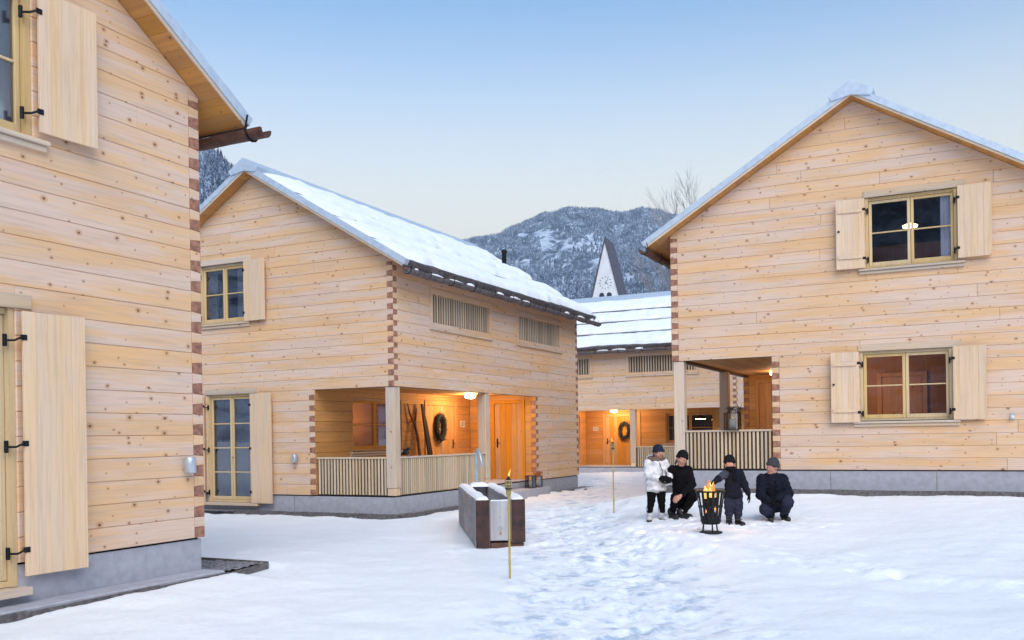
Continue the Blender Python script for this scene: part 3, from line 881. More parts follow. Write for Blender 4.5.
MB().tube([(0, 0, .11), (0, 0, .44)], .006, 5).build('cord', M['iron'], rl)
ld = bpy.data.lights.new('room_light', 'POINT'); ld.energy = 24; ld.color = (1, .58, .22); ld.shadow_soft_size = .1
lo = bpy.data.objects.new('bulb', ld); COL.objects.link(lo); lo.parent = rl; lo.location = (.3, .2, -.35)
ul = empty('room_lamp', (4.72, 1.6, 5.06), 0, h3)
MB().lathe([(.14, -.01), (.15, .02), (.06, .06), (.02, .07)], 18).build('shade', M['opal'], ul, True)
MB().tube([(0, 0, .06), (0, 0, 1.05)], .006, 5).build('cord', M['iron'], ul)
mb = MB(); mb.bbox(3.9, 4.0, 3.13, 3.2, 0, 2.1); mb.bbox(4.85, 4.95, 3.13, 3.2, 0, 2.1); mb.bbox(4.0, 4.85, 3.13, 3.2, 2.0, 2.1); mb.bbox(4.01, 4.84, 3.15, 3.19, 0, 1.99); mb.build('room_door', M['board_fresh'], h3)
# house 4: behind, long side with porch towards the yard
h4, f4, s4 = house('log_house', (8.765, 35.80, Z(-1.370)), A1, 1,
    'farthest log house behind, long side with lit porch and snowy roof facing the yard', GRP,
    dict(front_ops=[], gut0=.2, gut1=.2, gutsnow=True, gutmat='gutter_grey', lamp=48))

# ------------------------------------------------------------------ the ground: one sheet of snow
GC = np.array([(0,0,-1.65),(-3.2,10.3,-1.52),(-5.9,4.2,-1.52),(-3.6,13,-1.56),(-2.3,18.9,-1.68),(-5.5,20.3,-1.66),(-8,17,-1.62),(.3,25,-1.60),(2.3,28.6,-1.56),(4.0,31.5,-1.50),(8.6,33.5,-1.50),
 (3.4,19.4,-1.26),(6.5,17.9,-1.26),(9.5,16.4,-1.25),(13,14.5,-1.25),(3.2,13.8,-1.49),(4.2,15.2,-1.42),(2.7,16.2,-1.46),(6.5,12,-1.42),(9,9,-1.42),(5,7,-1.53),(1.2,12,-1.62),(1.5,17,-1.58),(2.4,22,-1.55),(-.5,14,-1.66),(-1.2,10,-1.6),(.6,7,-1.65),(3,3,-1.62),(30,10,-1.2),(-30,10,-1.6),(0,60,-1.5),(0,-30,-1.7),(30,60,-1.4),(-30,50,-1.5)])
_d = np.hypot(GC[:,None,0]-GC[None,:,0], GC[:,None,1]-GC[None,:,1])
GW = np.linalg.solve(-np.sqrt(_d*_d+1.0)-np.eye(len(GC))*.02, GC[:,2]+1.5)
def g0(x, y):
    """height of the snow, world z"""
    x = np.asarray(x, float); y = np.asarray(y, float)
    r = -1.5-sum(w*np.sqrt((x-p[0])**2+(y-p[1])**2+1.0) for w, p in zip(GW, GC))
    far = np.clip((np.hypot(x, y-15)-45)/60, 0, 1)
    return r*(1-far)+(-1.6)*far+CAMZ

PATH = np.array([(3.3,31.5),(2.2,26),(1.5,20),(1.05,15.6),(1.1,11.9),(1.1,9.0),(.85,7.3),(.6,4.0),(.4,0.0)])
def seg_dist(x, y, P):
    best = np.full(np.shape(x), 1e9)
    for a, b in zip(P[:-1], P[1:]):
        ab = b-a; t_ = np.clip(((x-a[0])*ab[0]+(y-a[1])*ab[1])/(ab@ab), 0, 1)
        best = np.minimum(best, np.hypot(x-a[0]-t_*ab[0], y-a[1]-t_*ab[1]))
    return best
HOUSES = [(-3.573-W*math.cos(A1), 10.65-W*math.sin(A1), A1, 1, Z(-1.114)-.385), (-2.485, 19.549, A, -1, Z(-1.262)-.385), (3.5055, 20.024, A, 1, Z(-.796)-.40), (8.765, 35.80, A1, 1, Z(-1.37)-.2)]
def hloc(x, y, H_):
    c, s_ = math.cos(H_[2]), math.sin(H_[2]); dx, dy = x-H_[0], y-H_[1]
    return (c*dx+s_*dy)*H_[3], -s_*dx+c*dy
def hdist(x, y, H_):
    lx, ly = hloc(x, y, H_)
    ax = np.maximum(np.maximum(-lx, lx-W), 0); ay = np.maximum(np.maximum(-ly, ly-L), 0)
    return np.hypot(ax, ay)

def axis(lo, hi, step, far, g=1.16):
    a = list(np.arange(lo, hi+step/2, step)); s_ = step; x = a[-1]
    while x < far: s_ *= g; x += s_; a.append(x)
    s_ = step; x = a[0]; pre = []
    while x > -far: s_ *= g; x -= s_; pre.append(x)
    return np.array(pre[::-1]+a)
gx = axis(-6.5, 9.5, .05, 9000, 1.12); gy = axis(5.5, 19.5, .05, 9000, 1.12)
GX, GY = np.meshgrid(gx, gy, indexing='ij')
near = np.clip(1-(np.hypot(GX, GY-14)-24)/16, 0, 1)
gz = g0(GX, GY)
pd = seg_dist(GX, GY, PATH)+.35*fbm(GX*.8, GY*.8, 3)
pathm = np.clip(1-(pd-.5)/.95, 0, 1); pathm = pathm*pathm*(3-2*pathm)
gz = gz+near*(.045*fbm(GX*.45, GY*.45, 4)+.027*fbm(GX*2.1, GY*2.1, 4)*(1+.7*pathm)+.022*pathm*np.abs(fbm(GX*4.5+9, GY*3.0, 4))-.045*pathm)
gz = gz+near*.010*np.clip(fbm(GX*5.5+2, GY*5.5, 3)-.1, 0, 1)
# lumps along the edge of the trodden way and the edge of the cleared place by the fire
edge = np.exp(-((pd-.95)/.22)**2)
gz += near*edge*.035*np.clip(fbm(GX*2.6+5, GY*2.6, 3)+.35, 0, 1)
BANK = np.array([(1.7,13.2),(2.9,11.6),(4.2,9.6),(6.0,7.2),(8,5)])
bd = seg_dist(GX, GY, BANK)+.18*fbm(GX*1.3+3, GY*1.3, 3)
gz += near*(.03*np.exp(-(bd/.35)**2)*(1+1.2*fbm(GX*3.1, GY*3.1+7, 3)))
# the cleared place round the fire ends in a low broken step
def side_of(x, y, P):
    best = np.full(np.shape(x), 1e9); sg = np.ones(np.shape(x))
    for a, b in zip(P[:-1], P[1:]):
        ab = b-a; t_ = np.clip(((x-a[0])*ab[0]+(y-a[1])*ab[1])/(ab@ab), 0, 1)
        d_ = np.hypot(x-a[0]-t_*ab[0], y-a[1]-t_*ab[1]); c_ = ab[0]*(y-a[1])-ab[1]*(x-a[0])
        sg = np.where(d_ < best, np.sign(c_), sg); best = np.minimum(best, d_)
    return best*sg
_sd = side_of(GX, GY, BANK)+.22*fbm(GX*1.2+8, GY*1.2, 4)
gz += near*.035*np.tanh(_sd/.07)*np.exp(-(_sd/1.3)**2)*np.clip(.5+1.4*fbm(GX*.9+21, GY*.9, 3), 0, 1)
# footprints
rsn = np.random.RandomState(11)
def prints(P, n, wid, dep=.022):
    global gz
    seg = np.cumsum([0]+[np.hypot(*(b-a)) for a, b in zip(P[:-1], P[1:])])
    for i in range(n):
        t_ = rsn.rand()*seg[-1]; k = min(np.searchsorted(seg, t_)-1, len(P)-2); k = max(k, 0)
        a, b = P[k], P[k+1]; q = a+(b-a)*(t_-seg[k])/(seg[k+1]-seg[k])
        q = q+rsn.randn(2)*wid
        th = math.atan2(b[1]-a[1], b[0]-a[0])+rsn.randn()*.5
        i0, i1 = np.searchsorted(gx, q[0]-.3), np.searchsorted(gx, q[0]+.3); j0, j1 = np.searchsorted(gy, q[1]-.3), np.searchsorted(gy, q[1]+.3)
        sx, sy = GX[i0:i1, j0:j1]-q[0], GY[i0:i1, j0:j1]-q[1]
        lu = sx*math.cos(th)+sy*math.sin(th); lv = -sx*math.sin(th)+sy*math.cos(th)
        rr_ = np.sqrt((lu/.14)**2+(lv/.065)**2)
        d_ = dep*rsn.uniform(.5, 1.3)
        gz[i0:i1, j0:j1] += -d_*np.clip(1.25-rr_, 0, 1)+.35*d_*np.exp(-((rr_-1.45)/.3)**2)
prints(PATH, 1100, .55, .021)
prints(np.array([(1.6,13),(2.6,14.6),(4.3,14.7),(3,15.6)]), 120, .5, .028)
prints(np.array([(1.1,11.9),(2.6,14.2)]), 50, .3, .03)
prints(np.array([(2,13),(4.5,9.5),(7,7)]), 40, .35, .03)
prints(np.array([(1.3,16),(-.2,17),(-.6,13)]), 26, .4, .02)
# melt gap in front of the plinths
for k, H_ in enumerate(HOUSES):
    dd = hdist(GX, GY, H_)+.05*fbm(GX*1.9+k, GY*1.9, 3)
    wid = (.40, .48, .50, .2)[k]
    if k == 0:
        lx, ly = hloc(GX, GY, H_); wid = np.where(lx > W+.02, .90-.1*np.clip(ly+.2,-1,0), .335)
    t_ = np.clip((dd-wid)/.10, 0, 1); t_ = t_*t_*(3-2*t_)
    gz = np.where(hdist(GX, GY, H_) < 2, gz*t_+(np.minimum(gz, H_[4]-.10))*(1-t_), gz)
V = np.stack([GX, GY, gz], -1).reshape(-1, 3)
idx = np.arange(GX.size).reshape(GX.shape)
F = np.stack([idx[:-1, :-1], idx[1:, :-1], idx[1:, 1:], idx[:-1, 1:]], -1).reshape(-1, 4)
M['ground_snow'] = snow_mat('trodden_snow', .8, True)
_g = np_mesh('snow_ground', V, F, M['ground_snow'])
_at = _g.data.attributes.new('packed', 'FLOAT', 'POINT'); _at.data.foreach_set('value', (pathm*np.clip(near*2, 0, 1)).ravel().astype(np.float32))
tag(_g, 'snow covering the whole yard with a trodden path', None, None, 'structure')
def gh(x, y):
    i = np.clip(np.searchsorted(gx, x)-1, 0, len(gx)-2); j = np.clip(np.searchsorted(gy, y)-1, 0, len(gy)-2)
    return float(gz[i:i+2, j:j+2].mean())

# gravel beds and their edging, kept clear of snow along the plinths
def strip(house_i, poly, zt, name, mat, rough=.018, step=.045):
    H_ = HOUSES[house_i]; c, s_ = math.cos(H_[2]), math.sin(H_[2])
    (xa, ya), (xb, yb) = poly
    nx, ny = max(2, int((xb-xa)/step)), max(2, int((yb-ya)/step))
    X_, Y_ = np.meshgrid(np.linspace(xa, xb, nx), np.linspace(ya, yb, ny), indexing='ij')
    Zr = zt+rsn.rand(*X_.shape)*rough
    lx = X_*H_[3]
    V_ = np.stack([H_[0]+c*lx-s_*Y_, H_[1]+s_*lx+c*Y_, Zr], -1).reshape(-1, 3)
    id_ = np.arange(X_.size).reshape(X_.shape)
    F_ = np.stack([id_[:-1, :-1], id_[1:, :-1], id_[1:, 1:], id_[:-1, 1:]], -1).reshape(-1, 4)
    if H_[3] < 0: F_ = F_[:, ::-1]
    return tag(np_mesh(name, V_, F_, mat, None, False), None, None, None, 'structure')
def edging(house_i, pts, z0, z1, name='edging'):
    H_ = HOUSES[house_i]; c, s_ = math.cos(H_[2]), math.sin(H_[2]); mb = MB()
    for (a, b) in zip(pts[:-1], pts[1:]):
        n_ = max(1, int(math.dist(a, b)/.5))
        for i in range(n_):
            p = [a[k]+(b[k]-a[k])*i/n_ for k in (0, 1)]; q = [a[k]+(b[k]-a[k])*(i+1)/n_ for k in (0, 1)]
            ex, ey = q[0]-p[0], q[1]-p[1]; l_ = math.hypot(ex, ey); nx, ny = -ey/l_*.012, ex/l_*.012
            poly = [(p[0]-nx, p[1]-ny), (q[0]-nx, q[1]-ny), (q[0]+nx, q[1]+ny), (p[0]+nx, p[1]+ny)]
            poly = [(H_[0]+c*x*H_[3]-s_*y, H_[1]+s_*x*H_[3]+c*y) for x, y in poly]
            dz = random.uniform(-.008, .008)
            mb.prism(poly, z0, z1+dz, 'xy')
    tag(mb.build(name, M['edge']), None, None, None, 'structure')
zz = HOUSES[1][4]
strip(1, ((-.36, -.36), (W+.3, .03)), zz+.0, 'gravel_bed', M['gravel'])
strip(1, ((-.36, .03), (.03, L+.3)), zz+.0, 'gravel_bed', M['gravel'])
edging(1, [(4.2, -.34), (.2, -.38), (-.3, -.36), (-.37, .0), (-.36, 4.3)], zz-.3, zz+.045)
edging(1, [(-.36, 7.3), (-.34, L+.3)], zz-.3, zz-.03)
zz = HOUSES[2][4]
strip(2, ((-.3, -.42), (W+.3, .03)), zz-.02, 'gravel_bed', M['gravel'])
strip(2, ((-.42, .03), (.03, L)), zz-.02, 'gravel_bed', M['gravel'])
edging(2, [(-.38, .3), (-.38, -.42), (2.2, -.43), (W+.4, -.43)], zz-.3, zz+.03)
zz = HOUSES[0][4]
H_ = HOUSES[0]
lg = empty('plinth_ledge', (H_[0], H_[1], 0), H_[2]); tag(lg, None, None, None, 'structure')
for i, (xa, xb) in enumerate(((-.2, 2.3), (2.303, 4.85), (4.853, W+.0))):
    part_box(lg, 'slab', M['concrete'], xa, xb, -.31, .028, zz-.25, zz+.005+.003*i, bev=.012)
strip(0, ((W+.02, -.12), (W+.86, 3.2)), zz-.045, 'gravel_bed', M['gravel'], .03)
edging(0, [(.0, -.34), (W+.02, -.34), (W+.88, -.16), (W+.90, 3.2)], zz-.3, zz-.012)
# door sills of stone under the two French doors
part_box(h1, 'threshold', M['trim'], 3.5, 5.30, -.10, .1, -.30, -.225)
part_box(h2, 'threshold', M['trim'], -5.45, -3.72, -.10, .1, -.27, -.205)
# step in front of the porch entrance of the middle house
st = empty('porch_step', (-2.485, 19.549, Z(-1.262)), A); tag(st, 'concrete step below the porch door of the middle house', 'step')
part_box(st, 'tread', M['concrete'], .035, .50, 4.6, 7.0, -.6, -.17, bev=.012)

# ------------------------------------------------------------------ mountains round the valley, forest on them
M['rock_snow'] = None
t = NT('snowy_mountainside_blue_shade')
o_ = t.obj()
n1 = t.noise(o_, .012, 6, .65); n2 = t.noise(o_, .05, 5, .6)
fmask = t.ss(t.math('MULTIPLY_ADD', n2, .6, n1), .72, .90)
t.base(t.mix(fmask, (.48,.56,.69), (.06,.085,.13))); t.rough(.9)  # snow darkened and blued: the mountain's blue shade is put into its colour
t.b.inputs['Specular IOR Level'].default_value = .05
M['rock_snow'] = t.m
t = NT('frosted_conifer_blue_shade')
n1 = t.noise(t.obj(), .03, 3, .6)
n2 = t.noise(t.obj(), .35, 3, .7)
t.base(t.mix(t.ss(t.math('MULTIPLY_ADD', n1, .5, n2), .66, .95), (.028,.045,.085), (.40,.49,.64))); t.rough(.95)  # frost tinted blue, carrying the same blue shade in the colour
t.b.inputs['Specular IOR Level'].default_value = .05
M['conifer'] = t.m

def ridge_tan(px, table):
    xs = [p[0] for p in table]; ys = [p[1] for p in table]
    return np.interp(px, xs, ys)
MAIN = [(-4000,.31),(-1500,.27),(-400,.22),(203,.20),(330,.20),(420,.205),(478,.210),(500,.214),(520,.221),(545,.233),(575,.243),(600,.244),(622,.238),(640,.243),(660,.239),(690,.233),(800,.24),(1024,.26),(1500,.27),(4000,.31)]  # outer ends lie unseen behind the camera, raised to darken window reflections
LEFT = [(-1200,.16),(-500,.36),(0,.40),(150,.355),(203,.315),(233,.287),(300,.22),(380,.13),(470,.02),(520,-.02)]
def mountain(name, D, az0, az1, naz, prof, r_in, seed, amp, nr=70):
    """polar terrain; az in radians from +Y towards +X, prof(az)->tan of the ridge's elevation"""
    az = np.linspace(az0, az1, naz); rr_ = np.concatenate([np.linspace(r_in, D, nr), np.linspace(D*1.06, D*1.7, 10)])
    AZ, RR = np.meshgrid(az, rr_, indexing='ij')
    X_, Y_ = RR*np.sin(AZ), RR*np.cos(AZ)
    tt = np.clip((RR-r_in)/(D-r_in), 0, 1)
    rt = prof(AZ)
    hh = rt*D*(.25*tt+.75*tt**1.35)
    s_ = 1000/D
    n_ = fbm(X_/D*9+seed, Y_/D*9+seed*1.7, 5, .55)
    gull = np.abs(fbm(X_/D*16+seed*2, Y_/D*16, 4, .5))
    hh = hh+D*amp*n_*tt*(1-.85*tt**6)-D*amp*.9*gull*tt*(1-.8*tt**4)
    beyond = np.clip((RR-D)/(D*.7), 0, 1)
    hh = hh*(1-.5*beyond)-D*.02*beyond-4*(tt <= 0)
    V_ = np.stack([X_, Y_, hh], -1)
    id_ = np.arange(X_.size).reshape(X_.shape)
    F_ = np.stack([id_[:-1, :-1], id_[:-1, 1:], id_[1:, 1:], id_[1:, :-1]], -1).reshape(-1, 4)
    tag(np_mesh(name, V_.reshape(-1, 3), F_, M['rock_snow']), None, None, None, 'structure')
    return az, rr_, V_
def az_px(a):
    return np.where(np.abs(a) < 1.35, 512+920.2*np.tan(np.clip(a, -1.35, 1.35)), np.sign(a)*4000)
def forest(name, az, rr_, V_, pa, pb, n, hmin, hmax, seed, dens):
    """conifers standing on the part of the mountain between the azimuths pa and pb"""
    rs_ = np.random.RandomState(seed)
    a0, a1 = math.atan((pa-512)/920.2), math.atan((pb-512)/920.2)
    ua = rs_.uniform(a0, a1, n); ur = np.sqrt(rs_.uniform(.22, 1.0, n))*rr_[69]
    ur[: n//30] = rr_[69]*rs_.uniform(.975, 1.004, n//30)
    fi = np.interp(ua, az, np.arange(len(az))); fj = np.interp(ur, rr_, np.arange(len(rr_)))
    i0 = np.clip(fi.astype(int), 0, len(az)-2); j0 = np.clip(fj.astype(int), 0, len(rr_)-2)
    fi = (fi-i0)[:, None]; fj = (fj-j0)[:, None]
    P = V_[i0, j0]*(1-fi)*(1-fj)+V_[i0+1, j0]*fi*(1-fj)+V_[i0, j0+1]*(1-fi)*fj+V_[i0+1, j0+1]*fi*fj
    D_ = rr_[69]
    keep = fbm(P[:, 0]/D_*26+seed, P[:, 1]/D_*26, 4)+.5*(ur/D_)*.3 > dens
    P = P[keep]; k = len(P)
    H_ = rs_.uniform(hmin, hmax, k); R_ = H_*rs_.uniform(.15, .24, k)
    ns = 5; vs_ = []; th0 = rs_.uniform(0, 6.28, k)
    ring = []
    for q in range(ns):
        th = th0+2*math.pi*q/ns; jr = R_*rs_.uniform(.75, 1.25, k)
        ring.append(np.stack([P[:, 0]+jr*np.cos(th), P[:, 1]+jr*np.sin(th), P[:, 2]+H_*.08], -1))
    tip = np.stack([P[:, 0], P[:, 1], P[:, 2]+H_], -1)
    VV = np.stack(ring+[tip], 1).reshape(-1, 3)
    b = np.arange(k)[:, None]*(ns+1)
    FF = np.concatenate([np.concatenate([b+q, b+(q+1) % ns, b+ns], 1) for q in range(ns)], 0)
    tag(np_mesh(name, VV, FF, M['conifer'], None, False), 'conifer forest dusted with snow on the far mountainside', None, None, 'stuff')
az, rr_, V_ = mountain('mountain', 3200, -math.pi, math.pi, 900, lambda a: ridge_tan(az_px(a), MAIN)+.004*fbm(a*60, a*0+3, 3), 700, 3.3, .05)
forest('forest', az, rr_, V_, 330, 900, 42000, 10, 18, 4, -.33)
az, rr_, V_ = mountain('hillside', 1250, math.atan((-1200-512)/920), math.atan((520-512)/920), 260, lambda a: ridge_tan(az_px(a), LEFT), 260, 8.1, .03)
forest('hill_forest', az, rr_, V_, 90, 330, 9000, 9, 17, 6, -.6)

# ------------------------------------------------------------------ church tower behind the roofs
M['plaster'] = plain('tower_limewash', (.66,.66,.66), .85, 0, .6, .12)
M['slate'] = plain('tower_shingle_roof', (.10,.09,.12), .7, 0, 2.5, .4, .3)
M['louvre'] = plain('belfry_louvre', (.03,.03,.045), .8)
tw = empty('church_tower', (15.6, 150, 0), R(-19)); tag(tw, 'white church tower with steep dark gable roof behind the far house', 'tower')
ap = 32.9; hw = 3.9; ev = ap-hw/.245
mb = MB(); mb.box(-hw, hw, 0, 6.6, -2, ev); mb.prism([(-hw, ev), (hw, ev), (0, ap)], 0, 6.6); mb.build('wall', M['plaster'], tw)
for sd in (-1, 1):
    mb = MB(); k = .245
    mb.prism([(0, ap+.02), (sd*(hw+.3), ev-.3/k+.02), (sd*(hw+.3), ev-.3/k+1.3), (0, ap+1.0)], -.12, 6.9); mb.build('roof', M['slate'], tw)
for xx in (-.62, .62):
    n = 7; zb = 23.2
    poly = [(xx-.42, zb), (xx+.42, zb), (xx+.42, zb+1.1)]+[(xx+.42*math.cos(math.pi*i/n), zb+1.1+.42*math.sin(math.pi*i/n)) for i in range(1, n)]+[(xx-.42, zb+1.1)]
    mb = MB(); mb.prism(poly, -.03, .4); wi = mb.build('window', M['louvre'], tw)
cl = empty('clock', (0, 0, 0), 0, tw)
cz = 26.3
for i in range(12):
    th = math.pi*i/6; mb = MB()
    mb.tube([(math.sin(th)*.82, -.03, cz+math.cos(th)*.82), (math.sin(th)*1.08, -.03, cz+math.cos(th)*1.08)], .045, 4); mb.build('hour_mark', M['louvre'], cl)
for (th, l_) in ((R(118), .55), (R(40), .8)):
    mb = MB(); mb.tube([(0, -.05, cz), (math.sin(th)*l_, -.05, cz+math.cos(th)*l_)], [.06, .03], 4); mb.build('hand', M['louvre'], cl)

# ------------------------------------------------------------------ bare tree behind the right-hand house
M['bark'] = plain('frosted_bark', (.27,.25,.25), .9, 0, 3, .4, c2=(.40,.40,.42))
def bare_tree(loc, H_, seed, label, lean=0):
    rr = random.Random(seed)
    tr = empty('bare_tree', loc); tag(tr, label, 'tree', 'bare winter trees')
    trunk = MB(); crown = MB()
    def grow(p, d, l_, r_, lev):
        pts = [p]; rad = [r_]; q = p.copy(); dd = d.copy()
        n = 4 if lev < 3 else 3
        for i in range(n):
            dd = (dd+Vector((rr.gauss(0, .10), rr.gauss(0, .10), .05 if lev else 0))).normalized()
            q = q+dd*l_/n; pts.append(q.copy()); rad.append(r_*(1-.55*(i+1)/n))
        (trunk if lev == 0 else crown).tube(pts, rad, 7 if lev == 0 else (5 if lev < 3 else 3), lev < 2)
        if lev >= 5: return
        nk = (7, 5, 5, 4, 3)[lev]
        for i in range(nk):
            k = rr.uniform(.35, 1.0); f_ = k*n; j = min(int(f_), n-1)
            b = pts[j].lerp(pts[j+1], f_-j)
            ax = Vector((rr.gauss(0, 1), rr.gauss(0, 1), rr.gauss(0, .4))).normalized()
            nd = (dd+ax*rr.uniform(.26, .5)).normalized(); nd.z = max(nd.z, .05); nd.normalize()
            grow(b, nd, l_*rr.uniform(.5, .72), max(rad[j]*.5, .013), lev+1)
        grow(pts[-1], dd, l_*.62, max(rad[-1]*.9, .013), lev+1)
    grow(Vector((0, 0, 0)), Vector((lean, 0, 1)).normalized(), H_*.40, H_*.014, 0)
    trunk.build('trunk', M['bark'], tr, True); crown.build('crown', M['bark'], tr)
bare_tree((12.4, 68, -.2), 21.0, 5, 'tall bare tree whose twigs rise behind the right-hand roof edge', .02)
bare_tree((16.5, 60, -.2), 12.0, 9, 'smaller bare tree hidden mostly behind the right-hand house')

# ------------------------------------------------------------------ SDF modelling for people: smooth unions of tapered limbs, meshed with surface nets
def sdf_prims(P, prims):
    out = []
    for p in prims:
        if p[0] == 'c':
            a, b = np.array(p[1], float), np.array(p[3], float); ra, rb = p[2], p[4]
            ab = b-a; t_ = np.clip(((P-a)@ab)/max(ab@ab, 1e-9), 0, 1)
            out.append(np.linalg.norm(P-a-t_[..., None]*ab, axis=-1)-(ra+(rb-ra)*t_))
        else:
            c, r_ = np.array(p[1], float), np.array(p[2], float); q = P-c
            if len(p) > 4:
                q = q@np.array(Euler(p[4]).to_matrix())
            k0 = np.linalg.norm(q/r_, axis=-1); k1 = np.linalg.norm(q/(r_*r_), axis=-1)+1e-9
            out.append(k0*(k0-1)/k1)
    return out
def smin(ds, k):
    r = ds[0]
    for d in ds[1:]:
        h_ = np.clip(.5+.5*(d-r)/k, 0, 1)
        r = d*(1-h_)+r*h_-k*h_*(1-h_)
    return r
def sdf_mesh(name, prims, mats, parent, res=.014, k=.03, wrinkle=0.0):
    """prims: ('c', a, ra, b, rb, mat) or ('e', centre, radii, mat[, euler])"""
    lo = np.full(3, 1e9); hi = -lo
    for p in prims:
        if p[0] == 'c':
            for q, r_ in ((p[1], p[2]), (p[3], p[4])): lo = np.minimum(lo, np.array(q)-r_); hi = np.maximum(hi, np.array(q)+r_)
        else: lo = np.minimum(lo, np.array(p[1])-max(p[2])); hi = np.maximum(hi, np.array(p[1])+max(p[2]))
    lo -= res*3; hi += res*3
    n = np.ceil((hi-lo)/res).astype(int)+1
    g = np.stack(np.meshgrid(*[lo[i]+res*np.arange(n[i]) for i in range(3)], indexing='ij'), -1)
    S = smin(sdf_prims(g, prims), k)
    if wrinkle:
        S = S+wrinkle*np.sin(g[..., 2]*70+3*np.sin(g[..., 0]*23)+2*np.sin(g[..., 1]*19))*np.sin(g[..., 0]*17+g[..., 1]*21)
    ins = S < 0
    acc = np.zeros(tuple(n-1)+(3,)); cnt = np.zeros(tuple(n-1))
    cor = [(i, j, l_) for i in (0, 1) for j in (0, 1) for l_ in (0, 1)]
    def sub(A_, c): return A_[c[0]:n[0]-1+c[0], c[1]:n[1]-1+c[1], c[2]:n[2]-1+c[2]]
    for a in cor:
        for ax in range(3):
            if a[ax]: continue
            b = list(a); b[ax] = 1
            sa, sb = sub(S, a), sub(S, b); x = (sa < 0) != (sb < 0)
            t_ = np.where(x, sa/(sa-sb+1e-12), 0)
            p = np.zeros(acc.shape); p[...] = a; p[..., ax] += t_
            acc += p*x[..., None]; cnt += x
    act = cnt > 0
    ids = np.full(act.shape, -1); ids[act] = np.arange(act.sum())
    cell = np.stack(np.nonzero(act), -1)
    V_ = lo+res*(cell+acc[act]/cnt[act][:, None])
    quads = []
    for ax in range(3):
        u, v = (ax+1) % 3, (ax+2) % 3
        sl0 = [slice(None)]*3; sl1 = [slice(None)]*3
        sl0[ax] = slice(0, n[ax]-1); sl1[ax] = slice(1, n[ax])
        d = ins[tuple(sl0)].astype(int)-ins[tuple(sl1)].astype(int)
        I = np.stack(np.nonzero(d), -1)
        ok = (I[:, u] > 0) & (I[:, v] > 0) & (I[:, u] < n[u]-1) & (I[:, v] < n[v]-1)
        I = I[ok]; sg = d[tuple(I.T)]
        def cid(du, dv):
            J = I.copy(); J[:, u] -= du; J[:, v] -= dv
            return ids[tuple(J.T)]
        q = np.stack([cid(1, 1), cid(0, 1), cid(0, 0), cid(1, 0)], -1)
        q[sg < 0] = q[sg < 0][:, ::-1]
        quads.append(q)
    F_ = np.concatenate(quads)
    names = []
    for p in prims:
        mt = p[5] if p[0] == 'c' else p[3]
        if mt not in names: names.append(mt)
    o = np_mesh(name, V_, F_, [mats[k_] for k_ in names], parent)
    if len(names) > 1:
        C_ = V_[F_].mean(1); D_ = np.stack(sdf_prims(C_, prims), -1)
        pm = np.array([names.index(p[5] if p[0] == 'c' else p[3]) for p in prims])
        o.data.polygons.foreach_set('material_index', pm[D_.argmin(-1)].astype(np.int32))
    return o

def cloth(name, c, rough=.9, s=26):
    m_ = plain(name, c, rough, 0, s, .35, .35)
    m_.node_tree.nodes['Principled BSDF'].inputs['Specular IOR Level'].default_value = .12
    return m_
def ring(c, rx, ry, r_, mat, n=14, rz=0.0):
    f_ = lambda a: (c[0]+rx*math.cos(a), c[1]+ry*math.sin(a), c[2])
    return [('c', f_(2*math.pi*i/n), r_, f_(2*math.pi*(i+1)/n), r_, mat) for i in range(n)]
PM = dict(
    skin=plain('skin', (.47,.235,.17), .5, 0, 12, .12), lip=plain('lips', (.36,.13,.11), .5), eye=plain('eye', (.03,.02,.02), .2),
    black=cloth('black_jacket', (.006,.006,.008)), navy=cloth('navy_jacket', (.010,.012,.022)), navyt=cloth('navy_snow_trousers', (.026,.03,.056)),
    sleeve=cloth('slate_blue_sleeve', (.05,.06,.09)), blue=cloth('dark_blue_hat', (.02,.028,.05), .9, 60), grey=cloth('grey_knit_hat', (.06,.06,.068), .95, 70), blackknit=cloth('black_knit_hat', (.012,.012,.014), .95, 70),
    white=cloth('white_quilted_jacket', (.78,.78,.80), .6, 14), fur=cloth('brown_fur_trim', (.20,.14,.11), .95, 90), bootw=cloth('pale_snow_boot', (.62,.62,.64), .7),
    boot=plain('black_boot', (.012,.012,.012), .5), darkt=cloth('black_trousers', (.005,.005,.006)), hair=plain('brown_hair', (.07,.035,.02), .6, 0, 60, .4), sole=plain('boot_sole', (.03,.03,.03), .8))

